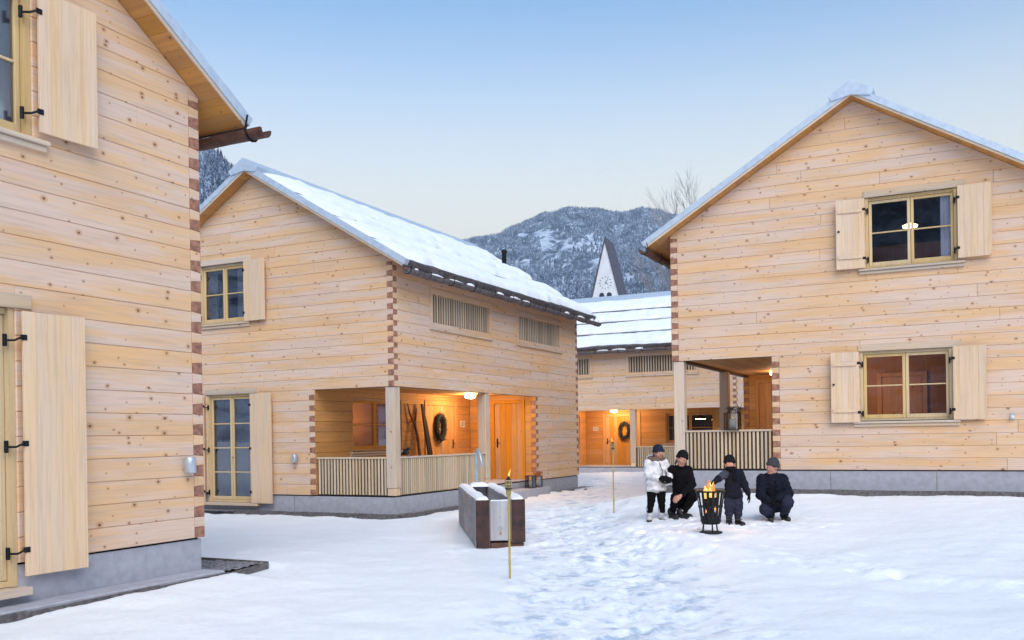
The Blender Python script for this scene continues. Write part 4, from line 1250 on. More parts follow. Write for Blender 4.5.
def hand(parent, pos, d, up, sc, mat, curl=.5, name='hand', side=1):
    """palm, four fingers of unequal length and a thumb; d = finger direction, up = back of the hand"""
    d = Vector(d).normalized(); up = Vector(up); up = (up-d*up.dot(d)).normalized(); lat = up.cross(d)*side
    M_ = lambda x, y, z: tuple(Vector(pos)+(d*x+lat*y+up*z)*sc)
    pr = [('c', M_(-.035, 0, 0), .026*sc, M_(.0, 0, 0), .028*sc, mat), ('c', M_(0, -.022, 0), .019*sc, M_(.055, -.026, 0), .016*sc, mat), ('c', M_(0, .02, 0), .019*sc, M_(.055, .026, 0), .016*sc, mat), ('c', M_(.0, 0, 0), .022*sc, M_(.052, 0, .002), .018*sc, mat)]
    for y, l_ in ((-.031, .058), (-.011, .072), (.011, .068), (.030, .054)):
        p = Vector((.058, y, 0)); a = 0; r_ = .0105
        for s_, ll in enumerate((.45, .32, .25)):
            a -= curl*(.6 if s_ == 0 else .8)
            q = p+Vector((math.cos(a), y*.6, math.sin(a)))*l_*ll
            pr.append(('c', M_(*p), r_*sc, M_(*q), r_*.92*sc, mat)); p = q; r_ *= .93
    th = [Vector((.004, -.03, -.006)), Vector((.03, -.052, -.018)), Vector((.055, -.054, -.03)), Vector((.072, -.045, -.036))]
    for i in range(3): pr.append(('c', M_(*th[i]), (.014-.0015*i)*sc, M_(*th[i+1]), (.0125-.0015*i)*sc, mat))
    return sdf_mesh(name, pr, PM, parent, .0052*sc, .008)

def head(parent, c, yaw, pitch, sc, hat_mat, hat_drop=.0, scarf=None, hairm=None, beanie=1.0, roll=0.0):
    """face children on the head of the body; returns primitives for the body mesh"""
    E_ = Euler((pitch, roll, yaw)).to_matrix()          # face looks towards local -y
    T = lambda x, y, z: tuple(Vector(c)+E_@Vector((x, y, z))*sc)
    eu = (pitch, roll, yaw)
    body = [('e', c, (.076*sc, .094*sc, .112*sc), 'skin', eu), ('e', T(0, -.035, -.06), (.052*sc, .052*sc, .052*sc), 'skin', eu),
            ('c', T(0, -.088, .012), .011*sc, T(0, -.108, -.022), .015*sc, 'skin'), ('e', T(.035, -.066, -.022), (.026*sc,)*3, 'skin'), ('e', T(-.035, -.066, -.022), (.026*sc,)*3, 'skin'),
            ('c', T(-.04, -.078, .024), .012*sc, T(.04, -.078, .024), .012*sc, 'skin'),
            ('e', T(.078, .01, -.005), (.014*sc, .024*sc, .032*sc), 'skin', eu), ('e', T(-.078, .01, -.005), (.014*sc, .024*sc, .032*sc), 'skin', eu)]
    for sx in (-1, 1):
        sdf_mesh('eye', [('e', T(sx*.031, -.083, .006), (.015*sc, .008*sc, .009*sc), 'eye', eu)], PM, parent, .003*sc, .002)
        sdf_mesh('brow', [('c', T(sx*.018, -.089, .026), .005*sc, T(sx*.046, -.082, .028), .005*sc, 'hair')], PM, parent, .003*sc, .002)
    if not scarf: sdf_mesh('mouth', [('c', T(-.022, -.087, -.054), .008*sc, T(.022, -.087, -.054), .008*sc, 'lip')], PM, parent, .003*sc, .003)
    hp = [('e', T(0, .014, .058), (.098*sc, .114*sc, .092*sc*beanie), hat_mat, eu), ('e', T(0, .055, .02), (.085*sc, .07*sc, .075*sc), hat_mat, eu)]
    for i in range(14):
        a0, a1 = 2*math.pi*i/14, 2*math.pi*(i+1)/14
        f_ = lambda a: T(.086*math.cos(a), .008+.098*math.sin(a), .030+.022*-math.sin(a)-hat_drop)
        hp.append(('c', f_(a0), .022*sc, f_(a1), .022*sc, hat_mat))
    sdf_mesh('hat', hp, PM, parent, .0075*sc, .012)
    if hairm: sdf_mesh('hair', [('c', T(.066, .03, .0), .024*sc, T(.078, .03, -.11), .018*sc, hairm), ('c', T(-.066, .03, .0), .024*sc, T(-.078, .03, -.11), .018*sc, hairm)], PM, parent, .008*sc, .01)
    return body

def boot(parent, ankle, yaw, sc, mat, shaft=.12, tilt=0.0, name='boot'):
    """foot points to local -y turned by yaw; ankle is the point over the heel on the ground"""
    E_ = Euler((0, 0, yaw)).to_matrix()
    T = lambda x, y, z: tuple(Vector(ankle)+E_@Vector((x, y, z))*sc)
    b = sdf_mesh(name, [('c', T(0, .01, .055), .048*sc, T(0, -.15, .042), .044*sc, mat), ('e', T(0, -.17, .04), (.045*sc, .05*sc, .038*sc), mat), ('c', T(0, .015, .06), .052*sc, T(0, .02+tilt, shaft), .058*sc, mat),
             ('c', T(0, .02+tilt, shaft), .063*sc, T(0, .02+tilt, shaft+.012), .063*sc, mat)], PM, parent, .009*sc, .02)
    sdf_mesh('sole', [('c', T(0, .02, .012), .045*sc, T(0, -.17, .012), .044*sc, 'sole')], PM, b, .009*sc, .01)
    return b

def person(label, x, y, rz=0):
    p = empty('person', (x, y, gh(x, y)-.012), rz); return tag(p, label, 'person')

# -- man crouching on the right, face turned to the fire
p = person('man crouching in dark padded jacket and grey knit hat, rightmost of the group', 4.20, 14.99); p.scale = (.94, .94, .97)
hd = head(p, (.015, -.07, .905), -.95, .04, 1.02, 'grey', .0, roll=.16, beanie=1.15)
sdf_mesh('body', [('e', (.08, .10, .28), (.20, .19, .16), 'navyt'), ('c', (.07, .09, .36), .215, (.03, .02, .62), .20, 'navy'), ('c', (-.14, .01, .70), .095, (.21, .04, .70), .095, 'navy'),
    ('c', (.02, -.01, .74), .085, (.02, -.03, .80), .074, 'navy'), ('c', (.015, -.03, .78), .05, (.015, -.05, .87), .05, 'skin'),
    ('c', (.22, .03, .68), .095, (.27, -.14, .46), .08, 'navy'), ('c', (.27, -.14, .46), .078, (.02, -.34, .40), .055, 'navy'),
    ('c', (-.15, .0, .68), .095, (-.22, -.15, .45), .08, 'navy'), ('c', (-.22, -.15, .45), .074, (-.10, -.35, .33), .055, 'navy'),
    ('c', (.17, .08, .27), .13, (.20, -.26, .33), .115, 'navyt'), ('c', (.0, .06, .26), .13, (-.16, -.24, .22), .105, 'navyt'),
    ('c', (.20, -.26, .32), .105, (.20, -.08, .10), .07, 'navyt'), ('c', (-.16, -.24, .21), .10, (-.02, .02, .10), .07, 'navyt')]+ring((.07, .085, .37), .20, .19, .03, 'navy')+ring((.015, -.035, .775), .07, .07, .022, 'navy')+hd, PM, p, .012, .03, .006)
boot(p, (.20, -.10, 0), .05, 1.05, 'boot', .10); boot(p, (-.01, -.02, 0), -.3, 1.05, 'boot', .10)
hand(p, (-.02, -.37, .385), (-1, -.25, -.2), (0, -.6, 1), 1.1, 'black', .6, 'glove'); hand(p, (-.06, -.39, .325), (1, -.15, -.25), (0, -.5, 1), 1.1, 'black', .6, 'glove', -1)
MB().tube([(.03, -.185, .70), (.035, -.20, .55), (.045, -.18, .42)], .006, 5).build('zip', PM['black'], p)
# -- child standing by the fire, one arm held out over it
p = person('child standing in dark snowsuit, reaching one arm over the fire basket', 3.49, 14.62)
hd = head(p, (-.045, -.015, .99), -.12, .05, .9, 'blackknit', .0, scarf=True, beanie=1.15)
sdf_mesh('body', [('c', (.0, .01, .54), .13, (.01, 0, .80), .12, 'navy'), ('c', (-.09, 0, .835), .066, (.11, 0, .835), .066, 'navy'), ('c', (-.02, 0, .84), .06, (-.04, 0, .92), .05, 'skin'),
    ('c', (-.10, -.01, .835), .066, (-.23, -.10, .765), .058, 'sleeve'), ('c', (-.23, -.10, .765), .055, (-.335, -.21, .71), .042, 'navy'),
    ('c', (.12, 0, .83), .066, (.19, .01, .66), .06, 'navy'), ('c', (.19, .01, .66), .058, (.235, -.04, .52), .044, 'navy'),
    ('c', (-.05, .01, .50), .09, (-.055, .0, .33), .08, 'navyt'), ('c', (-.055, .0, .33), .078, (-.06, .01, .20), .068, 'navyt'),
    ('c', (.07, .01, .50), .09, (.08, .0, .33), .08, 'navyt'), ('c', (.08, .0, .33), .078, (.085, .01, .20), .068, 'navyt')]+ring((.005, .01, .49), .115, .10, .036, 'navy')+hd, PM, p, .0105, .025, .006)
sdf_mesh('scarf', [('e', (-.03, -.015, .90), (.092, .092, .055), 'black'), ('c', (-.085, -.075, .925), .03, (.0, -.082, .925), .03, 'black'), ('c', (.0, -.08, .89), .034, (.01, -.12, .74), .036, 'black')], PM, p, .009, .02)
boot(p, (-.06, .01, 0), -.15, .9, 'boot', .22); boot(p, (.085, .01, 0), .25, .9, 'boot', .22)
for sx, yw in ((-.06, -.15), (.085, .25)):
    for zz in (.10, .15, .20): MB().tube([(sx-.045, -.05, zz), (sx, -.062, zz+.01), (sx+.045, -.05, zz)], .007, 5).build('boot_strap', PM['grey'], p)
hand(p, (-.365, -.245, .69), (-.6, -.8, -.35), (-.1, -.2, 1), .88, 'black', .3, 'glove'); hand(p, (.245, -.055, .475), (.15, -.15, -1), (1, -.2, .1), .88, 'black', .4, 'glove', -1)
# -- girl in white
p = person('girl in white quilted jacket with fur-trimmed hood and dark blue hat', 2.50, 15.92)
hd = head(p, (.02, -.045, 1.165), .30, .08, .95, 'blue', .0, hairm='hair', beanie=1.1)
sdf_mesh('body', [('c', (-.03, .0, .63), .165, (-.025, 0, .80), .155, 'white'), ('c', (-.025, 0, .80), .15, (-.01, 0, .96), .135, 'white'), ('c', (-.13, 0, 1.0), .078, (.11, 0, 1.0), .078, 'white'), ('c', (-.01, 0, .98), .11, (.005, 0, 1.05), .08, 'white'),
    ('c', (.01, -.01, 1.02), .05, (.02, -.03, 1.10), .048, 'skin'),
    ('c', (-.15, 0, .99), .08, (-.17, -.09, .80), .07, 'white'), ('c', (-.17, -.09, .80), .068, (-.02, -.21, .745), .052, 'white'),
    ('c', (.12, 0, .99), .075, (.21, -.02, .84), .066, 'white'), ('c', (.21, -.02, .84), .064, (.20, -.13, .75), .05, 'white'),
    ('c', (-.10, .0, .52), .088, (-.11, -.01, .34), .068, 'darkt'), ('c', (-.11, -.01, .34), .066, (-.14, .0, .16), .052, 'darkt'),
    ('c', (.06, .0, .52), .088, (.065, -.01, .34), .068, 'darkt'), ('c', (.065, -.01, .34), .066, (.075, .0, .16), .052, 'darkt')]+ring((-.03, 0, .545), .14, .12, .042, 'white')+ring((-.03, 0, .66), .15, .13, .036, 'white')+ring((-.03, 0, .77), .145, .125, .034, 'white')+ring((-.02, 0, .88), .13, .11, .034, 'white')+hd, PM, p, .0105, .018, .004)
fp = ring((-.005, .02, 1.055), .125, .11, .036, 'fur', 12)+[('e', (-.10, .0, 1.06), (.075, .06, .05), 'fur'), ('e', (-.06, .10, 1.05), (.12, .08, .09), 'white')]
sdf_mesh('fur_hood', fp, PM, p, .009, .015, .012)
MB().tube([(.02, -.15, .99), (.06, -.19, .86), (.05, -.225, .76)], .006, 5).build('mitten_cord', PM['black'], p)
boot(p, (-.14, .0, 0), -.2, 1.0, 'bootw', .19); boot(p, (.075, .0, 0), .2, 1.0, 'bootw', .19)
hand(p, (.03, -.235, .735), (1, -.2, -.1), (0, -1, .4), 1.25, 'black', .6, 'mitten_glove'); hand(p, (.195, -.165, .73), (-.3, -.7, -.4), (.5, .5, .6), .9, 'black', .4, 'mitten_glove', -1)
# -- adult squatting behind her
p = person('adult squatting in black jacket and black hat beside the girl in white', 2.90, 15.87)
hd = head(p, (.0, -.12, 1.015), .05, .10, 1.0, 'blackknit', .0, hairm='hair', roll=.28, beanie=1.15)
sdf_mesh('body', [('e', (.05, .12, .29), (.18, .18, .16), 'darkt'), ('c', (.05, .11, .36), .175, (.0, .0, .74), .155, 'black'), ('c', (-.15, -.01, .83), .08, (.12, .01, .82), .08, 'black'),
    ('c', (.0, -.04, .84), .08, (.0, -.07, .90), .066, 'black'), ('c', (.0, -.06, .88), .05, (.0, -.09, .96), .05, 'skin'),
    ('c', (.13, .01, .81), .078, (.17, -.12, .58), .068, 'black'), ('c', (.17, -.12, .58), .066, (-.05, -.33, .40), .046, 'black'),
    ('c', (-.16, -.01, .81), .078, (-.24, .06, .66), .068, 'black'), ('c', (-.24, .06, .66), .064, (-.36, .10, .80), .046, 'black'),
    ('c', (.11, .10, .28), .115, (.17, -.22, .40), .09, 'darkt'), ('c', (-.04, .10, .28), .11, (-.13, -.20, .36), .085, 'darkt'),
    ('c', (.17, -.22, .39), .085, (.02, -.10, .11), .056, 'darkt'), ('c', (-.13, -.20, .36), .08, (-.16, -.02, .10), .056, 'darkt')]+ring((.05, .11, .36), .165, .16, .028, 'black')+ring((.0, -.07, .875), .065, .065, .022, 'black')+hd, PM, p, .012, .03, .006)
boot(p, (-.02, -.10, 0), .85, 1.0, 'boot', .11); boot(p, (-.17, -.03, 0), .3, 1.0, 'boot', .11)
sdf_mesh('sock', ring((.015, -.095, .135), .05, .05, .016, 'bootw', 10), PM, p, .008, .01)
hand(p, (-.10, -.37, .385), (-.8, -.3, -.6), (0, -.8, .6), 1.05, 'skin', .5); hand(p, (-.385, .11, .83), (-.6, .1, .5), (0, .9, .4), 1.0, 'black', .5, 'glove', -1)

# ------------------------------------------------------------------ fire basket
def flame(parent, c, h_, r_, mat, seed, n=3, name='flame'):
    rr = random.Random(seed); mb = MB()
    for i in range(n):
        a = rr.uniform(0, 6.28); d = rr.uniform(0, r_*.6); hh = h_*rr.uniform(.55, 1.0); q = r_*rr.uniform(.35, .6)
        x, y = c[0]+d*math.cos(a), c[1]+d*math.sin(a); lx, ly = rr.uniform(-.25, .35)*hh*.6, rr.uniform(-.2, .2)*hh*.5
        mb.tube([(x, y, c[2]), (x+lx*.15, y, c[2]+hh*.2), (x-lx*.1, y+ly*.3, c[2]+hh*.45), (x+lx*.5, y+ly*.6, c[2]+hh*.75), (x+lx, y+ly, c[2]+hh)], [q*.5, q, q*.8, q*.4, .001], 8)
    return mb.build(name, mat, parent, True)
fx, fy = 2.93, 13.66
fb = empty('fire_basket', (fx, fy, gh(fx, fy)-.01)); tag(fb, 'black iron fire basket with burning logs standing on the snow', 'fire basket')
rb = lambda z: .135+(.205-.135)*(z-.16)/(.62-.16)
bar = None
for i in range(16):
    a = 2*math.pi*i/16; mb = MB(); v = []
    for z in (.16, .62):
        r_ = rb(z); 
        for (dr, dt) in ((-.004, -.019), (.004, -.019), (.004, .019), (-.004, .019)):
            v.append(((r_+dr)*math.cos(a)-dt*math.sin(a), (r_+dr)*math.sin(a)+dt*math.cos(a), z))
    mb.add(v, [(0,1,2,3),(4,5,6,7),(0,1,5,4),(1,2,6,5),(2,3,7,6),(3,0,4,7)]); mb.build('bar', M['iron'], fb)
for z, r_ in ((.625, .014), (.40, .010), (.19, .012)):
    mb = MB(); q = rb(z)+.004
    mb.tube([(q*math.cos(2*math.pi*k/24), q*math.sin(2*math.pi*k/24), z) for k in range(25)], r_, 6, False); mb.build('hoop', M['iron'], fb)
mb = MB(); mb.lathe([(.02, .135), (.13, .14), (.148, .25), (.142, .25), (.124, .15), (.02, .148)], 24); mb.build('pan', M['iron'], fb)
for i in range(3):
    a = 2*math.pi*i/3+.5; mb = MB(); mb.tube([(.11*math.cos(a), .11*math.sin(a), .145), (.125*math.cos(a), .125*math.sin(a), .02)], .012, 6); mb.build('leg', M['iron'], fb)
mb = MB(); mb.lathe([(.02, .006), (.165, .006), (.17, .018), (.165, .026), (.02, .024)], 24); mb.build('ash_plate', M['iron'], fb)
M['charlog'] = plain('charred_log', (.05,.025,.015), .9, 0, 14, .6, .5)
M['ember'] = emit('glowing_ember', (1.0,.28,.05), 1.2, (.02,.01,.01))
rr = random.Random(2)
for i in range(15):
    a = 6.28*i/15; mb = MB(); r0 = .08
    mb.tube([(r0*math.cos(a), r0*math.sin(a), .18), (.09*math.cos(a+2.6), .09*math.sin(a+2.6), .46+rr.uniform(0, .12))], .034, 8); mb.build('firewood', M['charlog'], fb)
mb = MB()
for i in range(14):
    a = rr.uniform(0, 6.28); d = rr.uniform(0, .1); mb.lathe([(.005, 0), (.022, .012), (.02, .03), (.004, .04)], 6, (d*math.cos(a), d*math.sin(a), .2+rr.uniform(0, .2)))
mb.build('embers', M['ember'], fb)
flame(fb, (-.02, 0, .52), .29, .12, M['flame'], 4, 6); flame(fb, (-.03, -.05, .52), .2, .12, M['flamey'], 8, 7)
ld = bpy.data.lights.new('fire_light', 'POINT'); ld.energy = 20; ld.color = (1, .5, .18); ld.shadow_soft_size = .1
lo = bpy.data.objects.new('fire_glow', ld); COL.objects.link(lo); lo.parent = fb; lo.location = (0, 0, .72)

# ------------------------------------------------------------------ bamboo torches
def torch(x, y, h_, label, seed, tilt=0.0):
    tr = empty('garden_torch', (x, y, gh(x, y)-.05), 0); tr.rotation_euler = (0, tilt, seed); tag(tr, label, 'torch', 'bamboo garden torches')
    rr = random.Random(seed); mb = MB(); z = 0; pts = []; rad = []
    while z < h_-.12:
        pts += [(0, 0, z), (0, 0, z+.012), (0, 0, z+.024)]; rad += [.0125, .0165, .0125]; z += rr.uniform(.22, .3)
    pts.append((0, 0, h_-.1)); rad.append(.0125)
    mb.tube(pts, rad, 10); mb.build('cane', M['bamboo'], tr, True)
    for i in range(8):
        a = 2*math.pi*i/8; mb = MB()
        mb.tube([(.013*math.cos(a), .013*math.sin(a), h_-.2), (.03*math.cos(a), .03*math.sin(a), h_-.1), (.036*math.cos(a), .036*math.sin(a), h_)], .006, 5); mb.build('split_cane', M['bamboo'], tr)
    for z, r_ in ((h_-.15, .028), (h_-.1, .035), (h_-.05, .038), (h_-.01, .040)):
        mb = MB(); mb.tube([(r_*math.cos(2*math.pi*k/14), r_*math.sin(2*math.pi*k/14), z) for k in range(15)], .0065, 5, False); mb.build('binding', M['bamboo'] if z != h_-.1 else M['iron'], tr)
    mb = MB(); mb.lathe([(.008, h_-.13), (.028, h_-.1), (.031, h_+.005), (.012, h_+.02), (.008, h_+.04)], 12); mb.build('oil_can', M['iron'], tr)
    f_ = MB(); r2 = random.Random(seed+1); lx = .03+.02*seed
    f_.tube([(0, 0, h_+.03), (lx*.2, 0, h_+.05), (lx*.6, .003, h_+.085), (lx*1.2, 0, h_+.12)], [.006, .013, .008, .001], 8)
    f_.build('flame', M['flamey'], tr, True)
torch(-.048, 10.29, 1.17, 'burning bamboo torch in front of the timber trough, nearest of three', 1)
torch(1.925, 17.58, 1.38, 'bamboo torch stuck in the snow between middle house and the family', 2, .004)
torch(.176, 26.3, 1.27, 'slim bamboo torch beside the porch door of the middle house', 3)

# ------------------------------------------------------------------ timber water trough
tx, ty = -.19, 13.72
tz = gh(tx, ty)
tg = empty('water_trough', (tx, ty, tz-.01), .12); tag(tg, 'weathered grey timber trough with dark end grain and snow on its rim', 'trough')
LT, WT, TT = 4.1, .75, .215
for sd in (-1, 1):
    x0, x1 = sorted((sd*WT/2, sd*(WT/2-TT)))
    b = part_box(tg, 'side_log', M['greywood'], x0, x1, .012, LT, .02 if sd < 0 else .09, .74, bev=.012)
    part_box(b, 'end_grain', M['trough_end'], x0+.006, x1-.006, .0, .0115, (.02 if sd < 0 else .09)+.006, .734, bev=.004)
part_box(tg, 'end_board', M['greywoodz'], -WT/2+TT+.003, WT/2-TT-.003, .035, .12, .12, .715, bev=.01)
part_box(tg, 'end_board', M['greywoodz'], -WT/2+TT+.003, WT/2-TT-.003, LT-.15, LT-.05, .12, .73, bev=.01)
part_box(tg, 'floor_board', M['greywood'], -WT/2+TT+.002, WT/2-TT-.002, .122, LT-.152, .13, .22)
for yy in (.06, 2.0, 3.8):
    part_box(tg, 'skid', M['gutter'], -WT/2+.03 if yy > 1 else -WT/2+TT+.01, WT/2-.02, yy, yy+.2, -.05, .018 if yy > 1 else .085, bev=.01)
cv = MB()
for i in range(8):
    a = math.pi*i/4; cv.tube([(.015*math.cos(a), .034, .30+.015*math.sin(a)), (.04*math.cos(a), .034, .30+.04*math.sin(a))], [.003, .006], 5)
cv.build('carving', M['greywood'], tg)
def snow_cap(parent, x0, x1, y0, y1, z, h_, seed, res=.03, name='snow_cap'):
    nx, ny = max(4, int((x1-x0)/res)), max(4, int((y1-y0)/res))
    X_, Y_ = np.meshgrid(np.linspace(x0, x1, nx), np.linspace(y0, y1, ny), indexing='ij')
    e = np.minimum(np.minimum(X_-x0, x1-X_)/(.045), np.minimum(Y_-y0, y1-Y_)/.05).clip(0, 1)**.5
    Z_ = z+.002+e*h_*(.8+.5*fbm(X_*5+seed, Y_*3+seed, 3))-.01*(e < .01)
    X_ = X_+.012*fbm(Y_*6+seed, X_*2, 2)*(e < .99)
    id_ = np.arange(X_.size).reshape(X_.shape)
    F_ = np.stack([id_[:-1, :-1], id_[1:, :-1], id_[1:, 1:], id_[:-1, 1:]], -1).reshape(-1, 4)
    return np_mesh(name, np.stack([X_, Y_, Z_], -1).reshape(-1, 3), F_, M['snow'], parent)
snow_cap(tg, -WT/2+.006, -WT/2+TT-.005, .005, LT, .74, .045, 1); snow_cap(tg, WT/2-TT+.005, WT/2-.006, .005, LT, .74, .045, 2)
snow_cap(tg, -WT/2+TT+.01, WT/2-TT-.01, .04, .118, .715, .02, 3, .02); snow_cap(tg, -WT/2+TT-.01, WT/2-TT+.01, LT-.5, LT-.02, .745, .06, 4)
snow_cap(tg, -WT/2+TT+.01, WT/2-TT-.01, 1.5, LT-.2, .40, .14, 6); 
mb = MB(); mb.box(-WT/2+TT+.004, WT/2-TT-.004, .124, LT-.155, .222, .42); mb.build('dark_water', plain('dark_ice_water', (.02,.024,.03), .08), tg)
mb = MB(); mb.tube([(-.02, LT-.06, .2), (-.02, LT-.06, 1.36), (-.0, LT-.08, 1.43), (.03, LT-.13, 1.41), (.06, LT-.22, 1.22), (.075, LT-.26, 1.10)], [.03, .03, .03, .028, .026, .026], 10); mb.build('spout', M['steel'], tg, True)

# ------------------------------------------------------------------ lanterns, wreath lantern, ornaments
def lantern(name, loc, rz, w_, h_, label, twigs=0, group=None, seed=1, twig_mat=None):
    ln = empty(name, loc, rz); tag(ln, label, 'lantern', group)
    mb = MB(); t_ = .012
    for sx in (-1, 1):
        for sy in (-1, 1): mb.bbox(sx*(w_/2-t_/2)-t_/2, sx*(w_/2-t_/2)+t_/2, sy*(w_/2-t_/2)-t_/2, sy*(w_/2-t_/2)+t_/2, .013, h_-.013, b=.002)
    mb.build('corner_frame', M['iron'], ln)
    part_box(ln, 'base', M['iron'], -w_/2-.008, w_/2+.008, -w_/2-.008, w_/2+.008, 0, .0125, bev=.003)
    part_box(ln, 'top', M['iron'], -w_/2-.006, w_/2+.006, -w_/2-.006, w_/2+.006, h_-.0125, h_, bev=.003)
    for (a, b, c, d) in ((-w_/2+t_, w_/2-t_, -w_/2+.004, -w_/2+.007), (-w_/2+t_, w_/2-t_, w_/2-.007, w_/2-.004), (-w_/2+.004, -w_/2+.007, -w_/2+t_, w_/2-t_), (w_/2-.007, w_/2-.004, -w_/2+t_, w_/2-t_)):
        MB().box(a, b, c, d, .014, h_-.014).build('pane', M['glass'], ln)
    ca = MB().lathe([(w_*.22, .014), (w_*.22, h_*.62), (w_*.18, h_*.64), (.01, h_*.63)], 16).build('candle', M['candle'], ln, True)
    MB().tube([(0, 0, h_*.62), (0, 0, h_*.66), (.004, 0, h_*.72), (0, 0, h_*.8)], [.004, .01, .007, .001], 8).build('flame', M['flamey'], ca, True)
    if twigs:
        rr = random.Random(seed); mb = MB()
        for i in range(twigs):
            a = rr.uniform(0, 6.28); r_ = w_*rr.uniform(.2, .6); e = rr.uniform(.5, 1.2)
            p0 = (r_*math.cos(a), r_*math.sin(a), h_+.004); q = (r_*math.cos(a+e)*1.1, r_*math.sin(a+e)*1.1, h_+.03+rr.uniform(.04, .13)); r2 = (r_*math.cos(a+2*e), r_*math.sin(a+2*e), h_+.01+rr.uniform(.0, .1))
            mb.tube([p0, q, r2], [.005, .004, .002], 4)
        mb.build('twigs', twig_mat or M['iron'], ln)
    return ln
ca, sa = math.cos(A), math.sin(A)
def at(hx, hy, hz, house_i):
    H_ = HOUSES[house_i]; c, s_ = math.cos(H_[2]), math.sin(H_[2]); bz = (Z(-1.114), Z(-1.262), Z(-.796), Z(-1.37))[house_i]
    return (H_[0]+c*hx*H_[3]-s_*hy, H_[1]+s_*hx*H_[3]+c*hy, bz+hz)
lantern('lantern', at(1.28, .066, .846, 2), A, .30, .36, 'black lantern with white candle and twig crown on the right-hand porch rail', 26, None, 3)
M['twig_orange'] = plain('dry_orange_twigs', (.42,.15,.04), .8, 0, 30, .4)
lantern('lantern', at(-.27, 6.15, -.169, 1), A, .22, .34, 'black lantern with burning candle on the step of the middle house', 0, None, 4)
lantern('lantern', at(-.27, 6.62, -.169, 1), A+.3, .24, .30, 'squat lantern topped with orange dry twigs on the step of the middle house', 40, None, 5, M['twig_orange'])
cd = empty('candle_jar', at(.065, 2.35, .846, 3), 0); tag(cd, 'small lit candle on the balustrade of the farthest house', 'candle')
MB().lathe([(.05, 0), (.06, .01), (.06, .12), (.03, .13)], 14).build('jar', M['candle'], cd, True)
MB().tube([(0, 0, .13), (.0, 0, .16), (.006, 0, .2), (0, 0, .25)], [.006, .025, .018, .001], 8).build('flame', M['flamey'], cd, True)
# crow ornament on the middle house's rail
bi = empty('crow_ornament', at(.065, .52, .846, 1), A+1.2); tag(bi, 'small black crow figure on the porch rail beside the corner post', 'ornament')
PM['crow'] = plain('crow_black', (.008,.008,.009), .7)
sdf_mesh('body', [('e', (0, 0, .10), (.05, .10, .055), 'crow', (.5, 0, 0)), ('e', (0, -.085, .165), (.036, .042, .036), 'crow'), ('c', (0, -.11, .165), .016, (0, -.165, .152), .004, 'crow'), ('c', (0, .08, .07), .03, (0, .2, .03), .016, 'crow')], PM, bi, .008, .02)
for sx in (-1, 1): MB().tube([(sx*.02, 0, .06), (sx*.022, -.005, .0)], .006, 5).build('leg', PM['crow'], bi)
# dark board and forked branch leaning in the porch
lb = empty('leaning_board', at(1.72, 4.36, .012, 1), A); tag(lb, 'dark weathered plank leaning beside the wreathed porch door', 'plank')
mb = MB(); v = []
for (z, dx, w_) in ((.0, .0, .11), (.9, -.12, .10), (1.6, -.215, .085), (2.12, -.285, .03)):
    for (a, b) in ((-w_, -.02), (w_, -.02), (w_, .02), (-w_, .02)): v.append((dx+b, a+.05*math.sin(z*2), z))
f = [(0,1,2,3),(12,13,14,15)]+[(4*k+i, 4*k+(i+1)%4, 4*k+4+(i+1)%4, 4*k+4+i) for k in range(3) for i in range(4)]
mb.add(v, f); mb.build('plank', plain('charred_plank', (.02,.014,.012), .85, 0, 12, .5, .4), lb)
br = empty('forked_branch', at(1.78, 4.0, .012, 1), A); tag(br, 'brown forked branch standing against the porch wall left of the door', 'branch')
mb = MB(); mb.tube([(0, 0, 0), (-.12, .03, .7), (-.18, 0, 1.3), (-.25, -.02, 1.62)], [.05, .045, .04, .034], 8); mb.tube([(-.25, -.02, 1.6), (-.28, -.18, 1.85), (-.29, -.28, 2.12)], [.033, .025, .012], 7); mb.tube([(-.25, -.02, 1.6), (-.27, .1, 1.8), (-.29, .16, 2.0)], [.033, .022, .01], 7)
mb.build('wood', plain('branch_brown', (.20,.075,.03), .8, 0, 10, .4, .3), br, True)
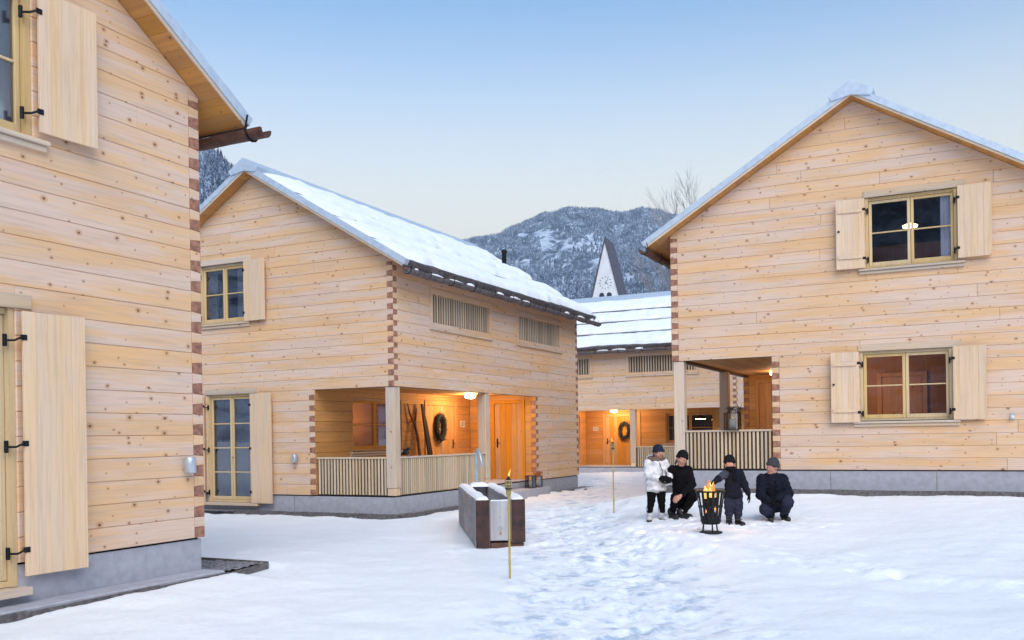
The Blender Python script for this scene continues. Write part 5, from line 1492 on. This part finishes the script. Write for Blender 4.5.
# wall lights
def wall_light(house_o, wall, c, z, mat='steel'):
    u = wall.u(c); w_ = empty('wall_light', wall.o.location, wall.o.rotation_euler[2], house_o)
    part_box(w_, 'mounting_plate', M['steel'], u-.03, u+.03, -.03, -.003, z-.05, z+.05)
    MB().lathe([(.045, -.085), (.06, -.09), (.066, -.08), (.066, .08), (.06, .09), (.02, .092)], 20, (u, -.097, z)).build('shade', M[mat], w_, True)
wall_light(h1, f1, 7.56-.30, .84); wall_light(h2, f2, 2.63, .82)
se = empty('sensor', f3.o.location, f3.o.rotation_euler[2], h3)
MB().lathe([(.035, 0), (.04, .01), (.04, .05), (.02, .07), (.005, .072)], 14, (6.49, -.05, .96)).build('dome', M['sign'], se, True)
part_box(se, 'plate', M['steel'], 6.45, 6.53, -.012, -.003, .93, 1.07)
# stove pipe on the middle house
sp_ = MB(); px_, py_, pz_ = -2.2, 9.7, HE+TP*2.2
sp_.lathe([(.075, -.1), (.075, .55), (.10, .56), (.10, .62), (.06, .66)], 14, (px_, py_, pz_+.1)); pp = sp_.build('stove_pipe', M['iron'], h2, True)
# porch interior of the farthest house: pendant lamp over a table corner
pl = empty('pendant_lamp', at(1.0, 1.7, 1.93, 3), 0); tag(pl, 'dark dome pendant lamp glowing in the porch of the farthest house', 'lamp')
MB().lathe([(.24, 0), (.23, .03), (.16, .10), (.05, .14), (.02, .16)], 20).build('shade', M['iron'], pl, True)
MB().lathe([(.02, -.012), (.2, -.01), (.215, .002)], 20).build('diffuser', M['opal'], pl, True)
MB().tube([(0, 0, .15), (0, 0, .47)], .006, 5).build('cord', M['iron'], pl)

# ------------------------------------------------------------------ winter air
t = NT('winter_haze')
t.t.nodes.remove(t.b)
pv = t.n('ShaderNodeVolumePrincipled'); pv.inputs['Color'].default_value = (.62, .79, 1.0, 1); pv.inputs['Density'].default_value = .00013; pv.inputs['Anisotropy'].default_value = .0
t.l(pv.outputs[0], t.out.inputs['Volume'])
hz = MB().box(-6500, 6500, -6500, 6500, -90, 1400).build('haze', t.m); tag(hz, 'thin blue winter haze over the valley', None, None, 'stuff')
